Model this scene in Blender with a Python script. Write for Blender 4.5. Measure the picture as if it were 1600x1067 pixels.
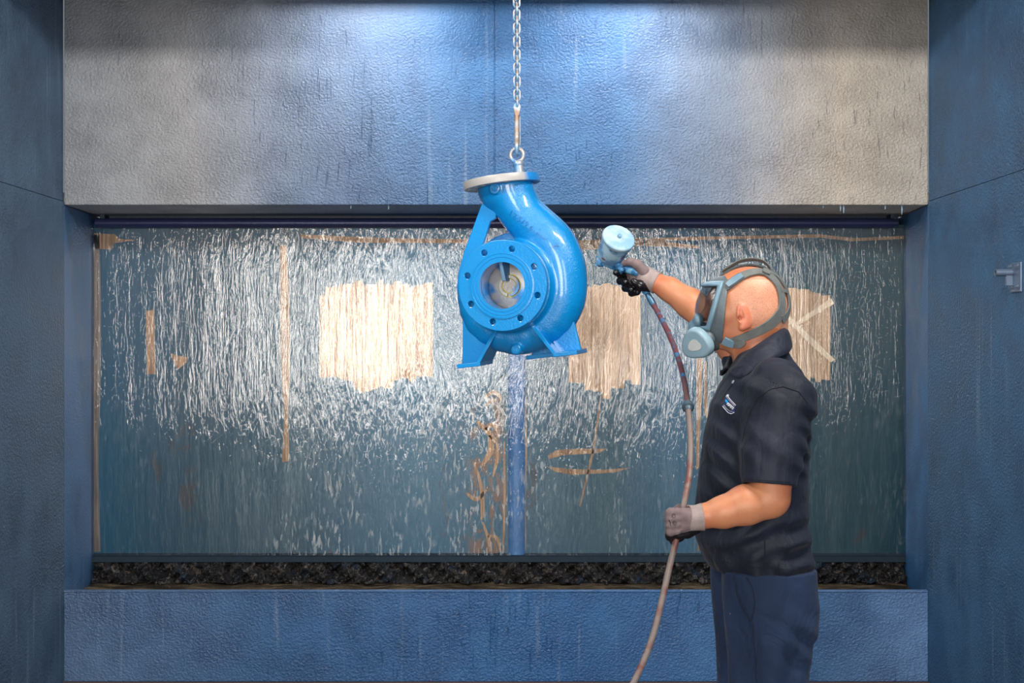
import bpy, bmesh, math, random
import numpy as np
from mathutils import Vector, Matrix
from mathutils.bvhtree import BVHTree
from math import sin, cos, pi, sqrt, radians as R
rnd = random.Random(7)
for o in list(bpy.data.objects): bpy.data.objects.remove(o)
C = bpy.context.scene.collection
sc = bpy.context.scene

# ------------------------------------------------------------ camera, world, lights
EYE = 1.575; F = 2000.0
cam = bpy.data.objects.new('camera', bpy.data.cameras.new('camera')); C.objects.link(cam)
cam.data.lens = 45.0; cam.data.sensor_width = 36.0
cam.location = (0, 0, EYE); cam.rotation_euler = (R(90), 0, 0); cam.data.clip_end = 60
sc.camera = cam
sc.view_settings.view_transform = 'Standard'; sc.view_settings.look = 'None'
sc.view_settings.gamma = 1; sc.view_settings.use_curve_mapping = False
sc.view_settings.exposure = 0.1
w = bpy.data.worlds.new('world'); sc.world = w; w.use_nodes = True
w.node_tree.nodes['Background'].inputs[0].default_value = (0.78, 0.88, 1.0, 1)
w.node_tree.nodes['Background'].inputs[1].default_value = 0.22

def area(name, loc, rot, sx, sy, power, color=(1, 1, 1)):
    d = bpy.data.lights.new(name, 'AREA'); d.shape = 'RECTANGLE'; d.size = sx; d.size_y = sy
    d.energy = power; d.color = color
    o = bpy.data.objects.new(name, d); C.objects.link(o); o.location = loc; o.rotation_euler = rot
    return o
# daylight through the three big windows of the workshop wall behind the photographer
area('daylight_window_a', (-1.35, -2.93, 1.88), (R(90), 0, 0), 1.75, 2.35, 225, (1.0, .96, .90))
area('daylight_window_b', (1.15, -2.93, 1.9), (R(90), 0, 0), 1.1, 2.3, 82, (1.0, .96, .90))
area('daylight_window_c', (3.7, -2.93, 2.1), (R(90), 0, 0), 1.2, 2.0, 50, (1.0, .96, .92))
# booth ceiling lamps close to the hood
area('booth_lamp_a', (-0.60, 5.60, 3.26), (0, 0, 0), 0.55, 0.08, 13, (.97, .99, 1.0))
area('booth_lamp_b', (0.50, 5.60, 3.26), (0, 0, 0), 0.55, 0.08, 13, (.97, .99, 1.0))
# booth ceiling lamps above the working area
area('work_lamp_a', (-1.35, 2.6, 3.34), (R(50), 0, 0), 1.1, 0.25, 62, (1, .96, .90))
area('work_lamp_b', (1.25, 2.6, 3.34), (R(50), 0, 0), 1.1, 0.25, 78, (1, .94, .86))

def P(px, py, Y): return Vector(((px-800)/F*Y, Y, EYE-(py-533.5)/F*Y))

# ------------------------------------------------------------ scene object helpers
def tag(o, label=None, cat=None, group=None, kind=None):
    if label: o['label'] = label
    if cat: o['category'] = cat
    if group: o['group'] = group
    if kind: o['kind'] = kind
    return o
def empty(name, loc, label=None, cat=None, group=None):
    o = bpy.data.objects.new(name, None); C.objects.link(o); o.location = loc; o.empty_display_size = .1
    return tag(o, label, cat, group)
def link(name, me, mats, parent=None, smooth=True):
    """link a mesh whose vertices are in world coordinates"""
    o = bpy.data.objects.new(name, me); C.objects.link(o)
    for m in (mats if isinstance(mats, (list, tuple)) else [mats]):
        if len(me.materials) < 8: me.materials.append(m)
    if smooth:
        me.polygons.foreach_set('use_smooth', [True]*len(me.polygons))
    if parent:
        o.parent = parent
        bpy.context.view_layer.update()
        o.matrix_parent_inverse = parent.matrix_world.inverted()
    return o
def mesh(name, vs, fs, mats, parent=None, smooth=True, mi=None):
    me = bpy.data.meshes.new(name); me.from_pydata([tuple(v) for v in vs], [], [tuple(f) for f in fs]); me.update()
    bm = bmesh.new(); bm.from_mesh(me); bmesh.ops.recalc_face_normals(bm, faces=bm.faces); bm.to_mesh(me); bm.free()
    if mi is not None: me.polygons.foreach_set('material_index', mi)
    return link(name, me, mats, parent, smooth)
def sharp(o, ang=35):
    me = o.data; bm = bmesh.new(); bm.from_mesh(me)
    for e in bm.edges:
        if len(e.link_faces) == 2 and e.calc_face_angle(0) > R(ang): e.smooth = False
    bm.to_mesh(me); bm.free(); return o
def bevel(o, w, seg=2, ang=40):
    m = o.modifiers.new('bevel', 'BEVEL'); m.width = w; m.segments = seg; m.limit_method = 'ANGLE'; m.angle_limit = R(ang)
    return o

class MB:
    """collects shapes into one mesh; M is an optional transform"""
    def __init__(s, M=None): s.v = []; s.f = []; s.M = M
    def add(s, vs, fs):
        b = len(s.v); s.v += [(s.M @ Vector(v)) if s.M else Vector(v) for v in vs]; s.f += [tuple(i+b for i in f) for f in fs]; return s
    def box(s, a, b):
        x0, y0, z0 = a; x1, y1, z1 = b
        return s.add([(x0,y0,z0),(x1,y0,z0),(x1,y1,z0),(x0,y1,z0),(x0,y0,z1),(x1,y0,z1),(x1,y1,z1),(x0,y1,z1)],
                     [(0,3,2,1),(4,5,6,7),(0,1,5,4),(1,2,6,5),(2,3,7,6),(3,0,4,7)])
    def hexa(s, p):   # 8 points: bottom 4 then top 4
        return s.add(p, [(0,3,2,1),(4,5,6,7),(0,1,5,4),(1,2,6,5),(2,3,7,6),(3,0,4,7)])
    def prism(s, poly, d):   # polygon (list of 3d points) extruded by vector d
        n = len(poly); d = Vector(d); poly = [Vector(p) for p in poly]
        return s.add(poly+[p+d for p in poly], [tuple(range(n))[::-1], tuple(range(n, 2*n))]+[(i, (i+1) % n, n+(i+1) % n, n+i) for i in range(n)])
    def tube(s, pts, rad, n=12, closed=False, caps=True, flat=1.0):
        pts = [Vector(p) for p in pts]; m = len(pts)
        if not isinstance(rad, (list, tuple)): rad = [rad]*m
        T = []
        for i in range(m):
            a = pts[(i-1) % m] if (closed or i) else pts[0]; b = pts[(i+1) % m] if (closed or i < m-1) else pts[-1]
            T.append((b-a).normalized())
        u = T[0].orthogonal().normalized(); vs = []
        for i in range(m):
            u = (u-T[i]*u.dot(T[i])).normalized(); v = T[i].cross(u)
            for k in range(n):
                a = 2*pi*k/n; vs.append(pts[i]+(u*cos(a)+v*sin(a)*flat)*rad[i])
        fs = []
        for i in range(m if closed else m-1):
            for k in range(n):
                j = (i+1) % m; fs.append((i*n+k, i*n+(k+1) % n, j*n+(k+1) % n, j*n+k))
        if caps and not closed: fs += [tuple(range(n))[::-1], tuple((m-1)*n+k for k in range(n))]
        return s.add(vs, fs)
    def lathe(s, prof, c=(0,0,0), axis='y', n=48):   # prof: (radius, height along axis), closed ring if first==last
        c = Vector(c); vs = []; fs = []
        for r, h in prof:
            for k in range(n):
                a = 2*pi*k/n
                vs.append(c+(Vector((r*cos(a), h, r*sin(a))) if axis == 'y' else Vector((r*cos(a), r*sin(a), h)) if axis == 'z' else Vector((h, r*cos(a), r*sin(a)))))
        for i in range(len(prof)-1):
            for k in range(n): fs.append((i*n+k, i*n+(k+1) % n, (i+1)*n+(k+1) % n, (i+1)*n+k))
        if prof[0] != prof[-1]:
            fs.append(tuple(range(n))); fs.append(tuple((len(prof)-1)*n+k for k in range(n))[::-1])
        return s.add(vs, fs)
    def build(s, name, mat, parent=None, smooth=True, ang=35):
        o = mesh(name, s.v, s.f, mat, parent, smooth)
        if smooth: sharp(o, ang)
        return o
def rot_to(d, up=(0,0,1)):
    """matrix whose z axis is d"""
    z = Vector(d).normalized(); x = Vector(up).cross(z)
    if x.length < 1e-4: x = Vector((1,0,0))
    x.normalize(); y = z.cross(x); return Matrix((x, y, z)).transposed().to_4x4()
def plate(outline, holes, th, bev=0.0):
    """2d outline with holes -> solid (verts, faces), z from 0 to th"""
    cu = bpy.data.curves.new('tmp', 'CURVE'); cu.dimensions = '2D'; cu.fill_mode = 'BOTH'; cu.extrude = th/2-bev; cu.bevel_depth = bev; cu.bevel_resolution = 1; cu.offset = -bev
    for poly in [outline]+holes:
        sp = cu.splines.new('POLY'); sp.points.add(len(poly)-1); sp.use_cyclic_u = True
        for p, q in zip(sp.points, poly): p.co = (q[0], q[1], 0, 1)
    o = bpy.data.objects.new('tmp', cu); C.objects.link(o); bpy.context.view_layer.update()
    me = o.to_mesh(); vs = [Vector((v.co.x, v.co.y, v.co.z+th/2)) for v in me.vertices]; fs = [tuple(p.vertices) for p in me.polygons]
    o.to_mesh_clear(); bpy.data.objects.remove(o); return vs, fs
def circ(r, n=48, c=(0,0)): return [(c[0]+r*cos(2*pi*k/n), c[1]+r*sin(2*pi*k/n)) for k in range(n)]
def text_mesh(s, size, ext):
    cu = bpy.data.curves.new('tmp', 'FONT'); cu.body = s; cu.size = size; cu.extrude = ext; cu.align_x = 'CENTER'; cu.align_y = 'CENTER'; cu.resolution_u = 3
    o = bpy.data.objects.new('tmp', cu); C.objects.link(o); bpy.context.view_layer.update()
    me = o.to_mesh(); vs = [v.co.copy() for v in me.vertices]; fs = [tuple(p.vertices) for p in me.polygons]
    o.to_mesh_clear(); bpy.data.objects.remove(o); return vs, fs

# ------------------------------------------------------------ signed distance modelling
def V3(p): return np.array(tuple(p), dtype=np.float32)
def smin(a, b, k):
    h = np.clip(.5+.5*(b-a)/k, 0, 1); return b*(1-h)+a*h-k*h*(1-h)
def smax(a, b, k): return -smin(-a, -b, k)
def rc(p, a, b, r1, r2):
    a = V3(a); b = V3(b); d = b-a; q = p-a; t = np.clip((q@d)/max(float(d@d), 1e-9), 0, 1)
    return np.linalg.norm(q-t[:, None]*d, axis=1)-(r1+(r2-r1)*t)
def chain(p, pts, rs, k=.01):
    d = None
    for i in range(len(pts)-1):
        e = rc(p, pts[i], pts[i+1], rs[i], rs[i+1]); d = e if d is None else smin(d, e, k)
    return d
def loc(p, c, Rm=None):
    q = p-V3(c)
    return q if Rm is None else q@np.array(Rm, dtype=np.float32)   # Rm columns = local axes in world
def ell(p, c, r, Rm=None):
    q = loc(p, c, Rm); r = V3(r); k0 = np.linalg.norm(q/r, axis=1); k1 = np.linalg.norm(q/(r*r), axis=1)+1e-9
    return k0*(k0-1)/k1
def rbox(p, c, h, rad, Rm=None):
    q = np.abs(loc(p, c, Rm))-(V3(h)-rad); return np.linalg.norm(np.maximum(q, 0), axis=1)+np.minimum(q.max(axis=1), 0)-rad
def cyl(p, a, b, r):
    a = V3(a); b = V3(b); L = np.linalg.norm(b-a); d = (b-a)/L; q = p-a; t = q@d
    rr = np.linalg.norm(q-t[:, None]*d, axis=1)-r; hh = np.abs(t-L/2)-L/2
    return np.maximum(rr, hh)
def sdf_mesh(f, lo, hi, h, B=20):
    lo = np.array(lo, dtype=np.float32); hi = np.array(hi, dtype=np.float32)
    n = (np.ceil((hi-lo)/h)+1).astype(int); nb = -(-n//B); n = nb*B
    A = np.empty(tuple(n), dtype=np.float32)
    cen = [lo[i]+(np.arange(nb[i])*B+B/2-.5)*h for i in range(3)]
    G = np.stack(np.meshgrid(*cen, indexing='ij'), -1).reshape(-1, 3).astype(np.float32)
    dc = f(G).reshape(tuple(nb)); lim = B*h*.87*1.6
    ax = [lo[i]+np.arange(n[i])*h for i in range(3)]
    for i, j, k in np.ndindex(*nb):
        s = (slice(i*B, i*B+B), slice(j*B, j*B+B), slice(k*B, k*B+B))
        if abs(dc[i, j, k]) > lim: A[s] = dc[i, j, k]
        else:
            g = np.stack(np.meshgrid(ax[0][s[0]], ax[1][s[1]], ax[2][s[2]], indexing='ij'), -1).reshape(-1, 3).astype(np.float32)
            A[s] = f(g).reshape(B, B, B)
    for a in range(3):
        sl = [slice(None)]*3; sl[a] = 0; A[tuple(sl)] = np.maximum(A[tuple(sl)], h*.5); sl[a] = -1; A[tuple(sl)] = np.maximum(A[tuple(sl)], h*.5)
    S = A < 0
    c = S[:-1, :-1, :-1].astype(np.int8).copy()
    for d in [(1,0,0),(0,1,0),(0,0,1),(1,1,0),(1,0,1),(0,1,1),(1,1,1)]:
        c += S[d[0]:S.shape[0]-1+d[0], d[1]:S.shape[1]-1+d[1], d[2]:S.shape[2]-1+d[2]]
    act = (c > 0) & (c < 8); idx = np.argwhere(act); ids = -np.ones(act.shape, dtype=np.int64); ids[act] = np.arange(len(idx))
    acc = np.zeros((len(idx), 3)); cnt = np.zeros(len(idx))
    corners = [(0,0,0),(1,0,0),(0,1,0),(1,1,0),(0,0,1),(1,0,1),(0,1,1),(1,1,1)]
    for a in range(8):
        for b in range(a+1, 8):
            ca, cb = np.array(corners[a]), np.array(corners[b])
            if abs(ca-cb).sum() != 1: continue
            va = A[tuple((idx+ca).T)]; vb = A[tuple((idx+cb).T)]; m = (va < 0) != (vb < 0)
            t = np.where(m, va/np.where(m, va-vb, 1), 0)
            acc[m] += (ca+(cb-ca)*t[:, None])[m]; cnt[m] += 1
    vs = lo+(idx+acc/np.maximum(cnt, 1)[:, None])*h
    fs = []
    for a in range(3):
        b, d = [(1, 2), (2, 0), (0, 1)][a]
        s0 = [slice(None)]*3; s1 = [slice(None)]*3; s0[a] = slice(0, -1); s1[a] = slice(1, None)
        m = S[tuple(s0)] != S[tuple(s1)]; e = np.argwhere(m); e = e[(e[:, b] > 0) & (e[:, d] > 0) & (e[:, b] < S.shape[b]-1) & (e[:, d] < S.shape[d]-1)]
        ub = np.zeros(3, int); ub[b] = 1; ud = np.zeros(3, int); ud[d] = 1
        q = np.stack([ids[tuple((e-ub-ud).T)], ids[tuple((e-ud).T)], ids[tuple(e.T)], ids[tuple((e-ub).T)]], 1)
        ins = S[tuple(e.T)]; q[~ins] = q[~ins][:, ::-1]; fs.append(q)
    fs = np.concatenate(fs); fs = fs[(fs >= 0).all(1)]
    return vs, fs
def sdf_obj(name, f, lo, hi, h, mats, parent=None, mfun=None, M=None, smooth_it=1):
    vs, fs = sdf_mesh(f, lo, hi, h)
    for _ in range(smooth_it):      # light laplacian smoothing
        acc = np.zeros_like(vs); cnt = np.zeros(len(vs))
        for a in range(4):
            b = (a+1) % 4
            np.add.at(acc, fs[:, a], vs[fs[:, b]]); np.add.at(cnt, fs[:, a], 1)
            np.add.at(acc, fs[:, b], vs[fs[:, a]]); np.add.at(cnt, fs[:, b], 1)
        vs = vs*.5+.5*acc/np.maximum(cnt, 1)[:, None]
    mi = None
    if mfun is not None: mi = mfun(vs[fs].mean(1).astype(np.float32)).astype(int).tolist()
    if M is not None:
        Mn = np.array(M); vs = vs@Mn[:3, :3].T+Mn[:3, 3]
    me = bpy.data.meshes.new(name); me.from_pydata(vs.tolist(), [], fs.tolist()); me.update()
    if mi is not None: me.polygons.foreach_set('material_index', mi)
    return link(name, me, mats, parent)
def bvh_of(o):
    me = o.data; return BVHTree.FromPolygons([v.co.copy() for v in me.vertices], [tuple(p.vertices) for p in me.polygons])

# ------------------------------------------------------------ material helpers
def srgb(r, g=None, b=None):
    if g is None: r, g, b = r
    f = lambda c: (c/255/12.92 if c <= 10 else ((c/255+.055)/1.055)**2.4); return (f(r), f(g), f(b), 1)
class NT:
    def __init__(s, name):
        s.m = bpy.data.materials.new(name); s.m.use_nodes = True; s.t = s.m.node_tree; s.t.nodes.clear()
        s.out = s.t.nodes.new('ShaderNodeOutputMaterial')
    def n(s, typ, ins=None, **at):
        nd = s.t.nodes.new('ShaderNode'+typ)
        for k, v in at.items(): setattr(nd, k, v)
        for k, v in (ins or {}).items():
            sk = nd.inputs[k]
            if hasattr(v, 'is_linked') or isinstance(v, bpy.types.NodeSocket): s.t.links.new(v, sk)
            elif isinstance(v, bpy.types.Node): s.t.links.new(v.outputs[0], sk)
            else: sk.default_value = v
        return nd
    def coord(s): 
        return s.n('TexCoord').outputs['Object']
    def map(s, v, scale=(1,1,1), rot=(0,0,0), loc=(0,0,0)):
        return s.n('Mapping', {'Vector': v, 'Scale': scale, 'Rotation': rot, 'Location': loc}).outputs[0]
    def noise(s, v, scale, detail=3, rough=.5, dist=0):
        return s.n('TexNoise', {'Vector': v, 'Scale': scale, 'Detail': detail, 'Roughness': rough, 'Distortion': dist}).outputs['Fac']
    def vor(s, v, scale, feature='F1'):
        return s.n('TexVoronoi', {'Vector': v, 'Scale': scale}, feature=feature).outputs['Distance']
    def math(s, op, a, b=0.0, c=0.0):
        return s.n('Math', {0: a, 1: b, 2: c}, operation=op).outputs[0]
    def rng(s, v, a, b, c=0.0, d=1.0, smooth=True):
        nd = s.n('MapRange', {'Value': v, 'From Min': a, 'From Max': b, 'To Min': c, 'To Max': d})
        if smooth: nd.interpolation_type = 'SMOOTHSTEP'
        return nd.outputs[0]
    def ramp(s, v, stops):
        nd = s.n('ValToRGB', {'Fac': v}); el = nd.color_ramp.elements
        while len(el) < len(stops): el.new(.5)
        for e, (p, c) in zip(el, stops): e.position = p; e.color = c
        return nd.outputs[0]
    def mix(s, f, a, b, typ='MIX'):
        nd = s.n('MixRGB', {'Fac': f, 'Color1': a, 'Color2': b}, blend_type=typ); return nd.outputs[0]
    def xyz(s, v):
        nd = s.n('SeparateXYZ', {0: v}); return nd.outputs
    def bump(s, h, strength, dist, nrm=None):
        d = {'Height': h, 'Strength': strength, 'Distance': dist}
        if nrm is not None: d['Normal'] = nrm
        return s.n('Bump', d).outputs[0]
    def bsdf(s, **k):
        d = {a.replace('_', ' '): b for a, b in k.items()}
        b = s.n('BsdfPrincipled', d); s.t.links.new(b.outputs[0], s.out.inputs[0]); return b
def simple(name, c, rough=.5, metal=0, bump=0, bscale=200, var=.12, **k):
    t = NT(name); v = t.coord()
    n1 = t.noise(v, bscale*.15, 4); col = t.mix(t.rng(n1, .3, .7), tuple(x*(1-var) for x in c[:3])+(1,), tuple(min(1, x*(1+var)) for x in c[:3])+(1,))
    d = dict(Base_Color=col, Roughness=rough, Metallic=metal)
    if bump: d['Normal'] = t.bump(t.noise(v, bscale, 3), 1, bump)
    d.update(k); t.bsdf(**d); return t.m

def overspray(name, stops, x0, x1, bump=.006, rough=.42, zdark=None, scr=.5, wob=.35):
    """thick textured booth paint; colour drifts along x where other paints were sprayed"""
    t = NT(name); v = t.coord(); X = t.xyz(v)
    big = t.noise(t.map(v, (1, 1, .5)), 1.3, 4, .55)
    fx = t.math('ADD', X[0], t.math('MULTIPLY', t.math('SUBTRACT', big, .5), wob*2))
    base = t.ramp(t.rng(fx, x0, x1, smooth=False), stops)
    cl = t.noise(v, 5, 5, .6); base = t.mix(.35, base, t.ramp(cl, [(.3, (.05, .05, .06, 1)), (.7, (.9, .9, .9, 1))]), 'SOFT_LIGHT')
    # scraper marks : curved bundles of fine dark lines
    vd = t.n('VectorMath', {0: v, 1: t.n('VectorMath', {0: t.n('TexNoise', {'Vector': v, 'Scale': 1.1, 'Detail': 1}).outputs['Color'], 1: (.22, .22, .22)}, operation='MULTIPLY').outputs[0]}, operation='ADD').outputs[0]
    sa = t.noise(t.map(vd, (95, 95, 5), (0, .22, 0)), 1, 3, .6); sb_ = t.noise(t.map(vd, (95, 95, 5), (0, -.5, 0)), 1, 3, .6)
    sel = t.rng(t.noise(t.map(v, loc=(5, 2, 1)), 1.5, 2), .46, .54)
    s1 = t.math('ADD', t.math('MULTIPLY', sa, sel), t.math('MULTIPLY', sb_, t.math('SUBTRACT', 1.0, sel))); msk = t.rng(t.noise(v, 1.8, 3), .45, .60)
    s1 = t.math('MULTIPLY', t.rng(s1, .60, .72), msk)
    base = t.mix(t.math('MULTIPLY', s1, scr), base, srgb(30, 52, 84))
    s2 = t.rng(t.noise(t.map(v, (30, 30, 1.2)), 1, 3), .58, .75); s2 = t.math('MULTIPLY', s2, t.rng(t.noise(v, 1.1, 2), .45, .6))
    base = t.mix(t.math('MULTIPLY', s2, .25), base, srgb(150, 165, 185))
    pit = t.rng(t.vor(v, 14), .0, .05, 1, 0); pit = t.math('MULTIPLY', pit, t.rng(t.noise(v, 9, 2), .5, .62))
    base = t.mix(t.math('MULTIPLY', pit, .6), base, srgb(20, 38, 66))
    wv = t.map(v, (1, 1, 1.15)); b1 = t.noise(wv, 84, 2, .5, .35); b2 = t.noise(wv, 120, 3, .6)
    hgt = t.math('ADD', b1, t.math('MULTIPLY', b2, .3)); hgt = t.math('SUBTRACT', hgt, t.math('MULTIPLY', s1, .3))
    amt = t.rng(t.noise(v, 1.6, 2), .3, .7, .45, 1)
    nrm = t.bump(t.math('MULTIPLY', hgt, amt), 1, bump)
    t.bsdf(Base_Color=base, Roughness=t.rng(cl, .3, .7, rough-.06, rough+.1), Normal=nrm)
    return t.m

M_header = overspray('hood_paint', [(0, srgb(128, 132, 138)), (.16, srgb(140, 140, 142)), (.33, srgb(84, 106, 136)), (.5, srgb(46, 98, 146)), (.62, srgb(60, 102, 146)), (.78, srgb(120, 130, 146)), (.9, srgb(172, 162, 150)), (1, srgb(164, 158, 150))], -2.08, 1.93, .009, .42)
M_trough = overspray('trough_paint', [(0, srgb(70, 96, 128)), (.25, srgb(50, 92, 138)), (.6, srgb(38, 92, 146)), (.8, srgb(58, 102, 150)), (1, srgb(84, 118, 164))], -2.08, 1.93, .010, .4, scr=.3)
M_wall = overspray('side_wall_paint', [(0, srgb(62, 84, 106)), (1, srgb(48, 88, 122))], -2.2, 2.1, .009, .5, scr=.35)
M_jamb = overspray('jamb_paint', [(0, srgb(58, 94, 132)), (1, srgb(44, 92, 136))], -2.2, 2.1, .003, .45, scr=.2)
M_dark = simple('dark_inner_steel', srgb(24, 40, 60), .5, 0, .002, 60)
M_bar = simple('spray_bar_paint', srgb(44, 50, 88), .35, .2, .001, 60)
t = NT('floor_concrete'); v = t.coord(); n1 = t.noise(v, 2, 4)
t.bsdf(Base_Color=t.mix(t.rng(t.xyz(v)[1], .78, .82), t.mix(n1, srgb(150, 150, 148), srgb(180, 180, 176)), t.mix(n1, srgb(96, 70, 62), srgb(70, 66, 72))), Roughness=.6); M_floor = t.m
M_rear = simple('workshop_wall', srgb(150, 150, 148), .7)
M_ceil = simple('booth_ceiling_paint', srgb(120, 130, 142), .6, 0, .002, 60)

# ------------------------------------------------------------ setting
FY = 5.93; XL = -2.0755; XR = 1.9273; PY = 6.45; ZH = 2.208; ZL = .417
def struct(name, mb, mat, smooth=False): return tag(mb.build(name, mat, None, smooth), kind='structure')
struct('floor', MB().box((-7, -3, -.1), (7, 6.9, 0)), M_floor)
struct('wall_rear', MB().box((-7, -3.1, 0), (7, -3, 4.6)), M_rear)
def side_wall(name, x, s):
    mb = MB()
    mb.box((min(x, x+s*.2), .8, 0), (max(x, x+s*.2), FY+.9, 2.222))
    mb.box((min(x+s*.004, x+s*.2), .8, 2.226), (max(x+s*.004, x+s*.2), FY+.9, 3.5))
    return struct(name, mb, M_wall)
side_wall('wall_left', XL, -1); side_wall('wall_right', XR, 1)
struct('shade_lintel', MB().box((XL-.2, .7, 2.5), (XR+.2, .8, 3.5)), M_ceil)   # unseen lintel over the booth opening, added to hold back window light
struct('ceiling', MB().box((XL-.2, .8, 3.4), (XR+.2, 6.9, 3.5)), M_ceil)
hood = MB()      # two sheets with a hairline joint
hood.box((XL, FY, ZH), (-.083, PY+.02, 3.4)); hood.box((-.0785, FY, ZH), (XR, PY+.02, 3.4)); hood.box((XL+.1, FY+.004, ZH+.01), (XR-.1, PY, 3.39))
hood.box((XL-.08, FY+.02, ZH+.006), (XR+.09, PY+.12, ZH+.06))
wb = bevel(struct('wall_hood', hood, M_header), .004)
tr = MB().box((XL, FY, 0), (XR, FY+.012, ZL)); tr.box((XL, FY-.004, ZL-.004), (XR, FY+.03, ZL+.004))
bevel(struct('wall_trough', tr, M_trough), .003)
XLb = (145-800)/F*PY; XRb = (1415-800)/F*PY
def jamb(name, xf, xb, s):
    mb = MB().hexa([(xf, FY+.002, 0), (xf+s*.03, FY+.002, 0), (xb+s*.03, PY+.1, 0), (xb, PY+.1, 0), (xf, FY+.002, ZH), (xf+s*.03, FY+.002, ZH), (xb+s*.03, PY+.1, ZH), (xb, PY+.1, ZH)])
    return struct(name, mb, M_jamb)
# the side walls end at the opening: the jambs splay back from their corners
for nm, xf, xb, s in (('trim_1', XL, XLb, -1), ('trim_2', XR, XRb, 1)): jamb(nm, xf, xb, s)
struct('shade_beam', MB().box((XL, 4.86, 3.04), (XR, 4.92, 3.4)), M_ceil)   # unseen ceiling beam, added to shade the top of the hood
struct('shade_baffle', MB().box((XL, 5.72, 3.21), (XR, 5.73, 3.4)), M_ceil)   # unseen baffle added to cut the lamp light along the hood's upper edge
for ob in ('wall_left', 'wall_right'):
    o = bpy.data.objects[ob]
    for v in o.data.vertices:
        if v.co.y > FY: v.co.y = FY
struct('wall_back', MB().box((-2.3, PY+.12, 0), (2.2, PY+.2, ZH)), M_dark)
struct('trim_3', MB().box((XL, PY+.0, ZH-.05), (XR+.02, PY+.12, ZH+.02)), M_dark)

# ------------------------------------------------------------ wash panel, scraped patches, water
def z_of(py, Y=PY): return EYE-(py-533.5)/F*Y
def x_of(px, Y=PY): return (px-800)/F*Y
t = NT('wash_panel_paint'); v = t.coord(); X = t.xyz(v)
big = t.noise(t.map(v, (1, 1, .35)), 1.6, 4, .6)
fx = t.math('ADD', X[0], t.math('MULTIPLY', t.math('SUBTRACT', big, .5), .35))
base = t.ramp(t.rng(fx, -2.1, 2.0, smooth=False), [(0, srgb(16, 76, 102)), (.12, srgb(12, 62, 82)), (.25, srgb(14, 68, 90)), (.40, srgb(24, 90, 120)), (.53, srgb(32, 84, 108)), (.64, srgb(44, 82, 98)), (.72, srgb(28, 88, 120)), (.8, srgb(24, 74, 94)), (.9, srgb(18, 62, 74)), (1, srgb(16, 58, 68))])
gl = t.rng(t.noise(t.map(v, (5, 5, 1)), 1, 4, .6), .5, .75); base = t.mix(t.math('MULTIPLY', gl, .35), base, srgb(96, 120, 130))
st = t.noise(t.map(v, (4, 4, 2.2)), 1.2, 5, .7, 1.0); st = t.math('MULTIPLY', t.rng(st, .63, .7), .5)
base = t.mix(st, base, srgb(70, 52, 40))
sx = t.math('MULTIPLY', t.rng(X[0], x_of(722), x_of(748)), t.rng(X[0], x_of(775), x_of(800), 1, 0)); sx = t.math('MULTIPLY', sx, t.rng(X[2], z_of(600), z_of(650)))
sx = t.math('MULTIPLY', sx, t.rng(t.noise(t.map(v, (18, 18, 7)), 1, 4, .65, .6), .47, .58))
base = t.mix(t.math('MULTIPLY', sx, .85), base, srgb(120, 84, 56))
rip = t.noise(t.map(v, (46, 46, 7)), 1, 4, .62, .4); rip2 = t.noise(t.map(v, (12, 12, 1.6)), 1, 3, .5)
nrm = t.bump(t.math('ADD', rip, t.math('MULTIPLY', rip2, 1.2)), 1, .0015)
t.bsdf(Base_Color=base, Roughness=.3, Metallic=.1, Normal=nrm)
M_panel = t.m
def bare(name, c1, c2, rough, metal):
    t = NT(name); v = t.coord()
    s = t.noise(t.map(v, (105, 105, 1.8)), 1, 4, .65); s3 = t.noise(t.map(v, (14, 14, 3)), 1, 3, .6)
    col = t.mix(t.rng(s, .38, .62), c1, c2); col = t.mix(t.math('MULTIPLY', t.rng(s3, .5, .7), .5), col, tuple(x*.45 for x in c1[:3])+(1,))
    hb = t.noise(t.map(v, (46, 46, 4)), 1, 4, .62, .4)
    t.bsdf(Base_Color=col, Roughness=rough, Metallic=metal, Normal=t.bump(hb, 1, .0025)); return t.m
M_bare = bare('scraped_bare_metal', srgb(128, 100, 78), srgb(204, 180, 156), .34, .6)
M_rust = bare('scraped_brown_metal', srgb(128, 98, 72), srgb(170, 138, 108), .45, .45)
M_stroke = bare('fresh_stroke_metal', srgb(214, 190, 162), srgb(232, 214, 190), .5, .2)
M_bare2 = bare('scraped_tan_metal', srgb(152, 120, 92), srgb(205, 176, 146), .38, .6)
M_post = simple('post_paint', srgb(52, 110, 168), .4, 0, .001, 50)

panel = empty('wash_panel', (0, PY, z_of(865)), 'teal back panel of the spray booth behind the falling water, with bare scraped patches', 'booth panel')
nx, nz = 2, 2
MB().box((XLb+.002, PY, z_of(868)), (XRb-.002, PY+.02, ZH-.045)).build('panel_sheet', M_panel, panel, False)
lip = MB(); yl = PY
lip.prism([(XLb+.004, yl, z_of(864)), (XLb+.004, yl-.035, z_of(868)), (XLb+.004, yl-.04, z_of(876)), (XLb+.004, yl-.02, z_of(878)), (XLb+.004, yl+.02, z_of(872))], (XRb-XLb-.008, 0, 0))
lip.build('bottom_lip', simple('lip_paint', srgb(8, 34, 50), .8, 0), panel, True, 50)
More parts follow.
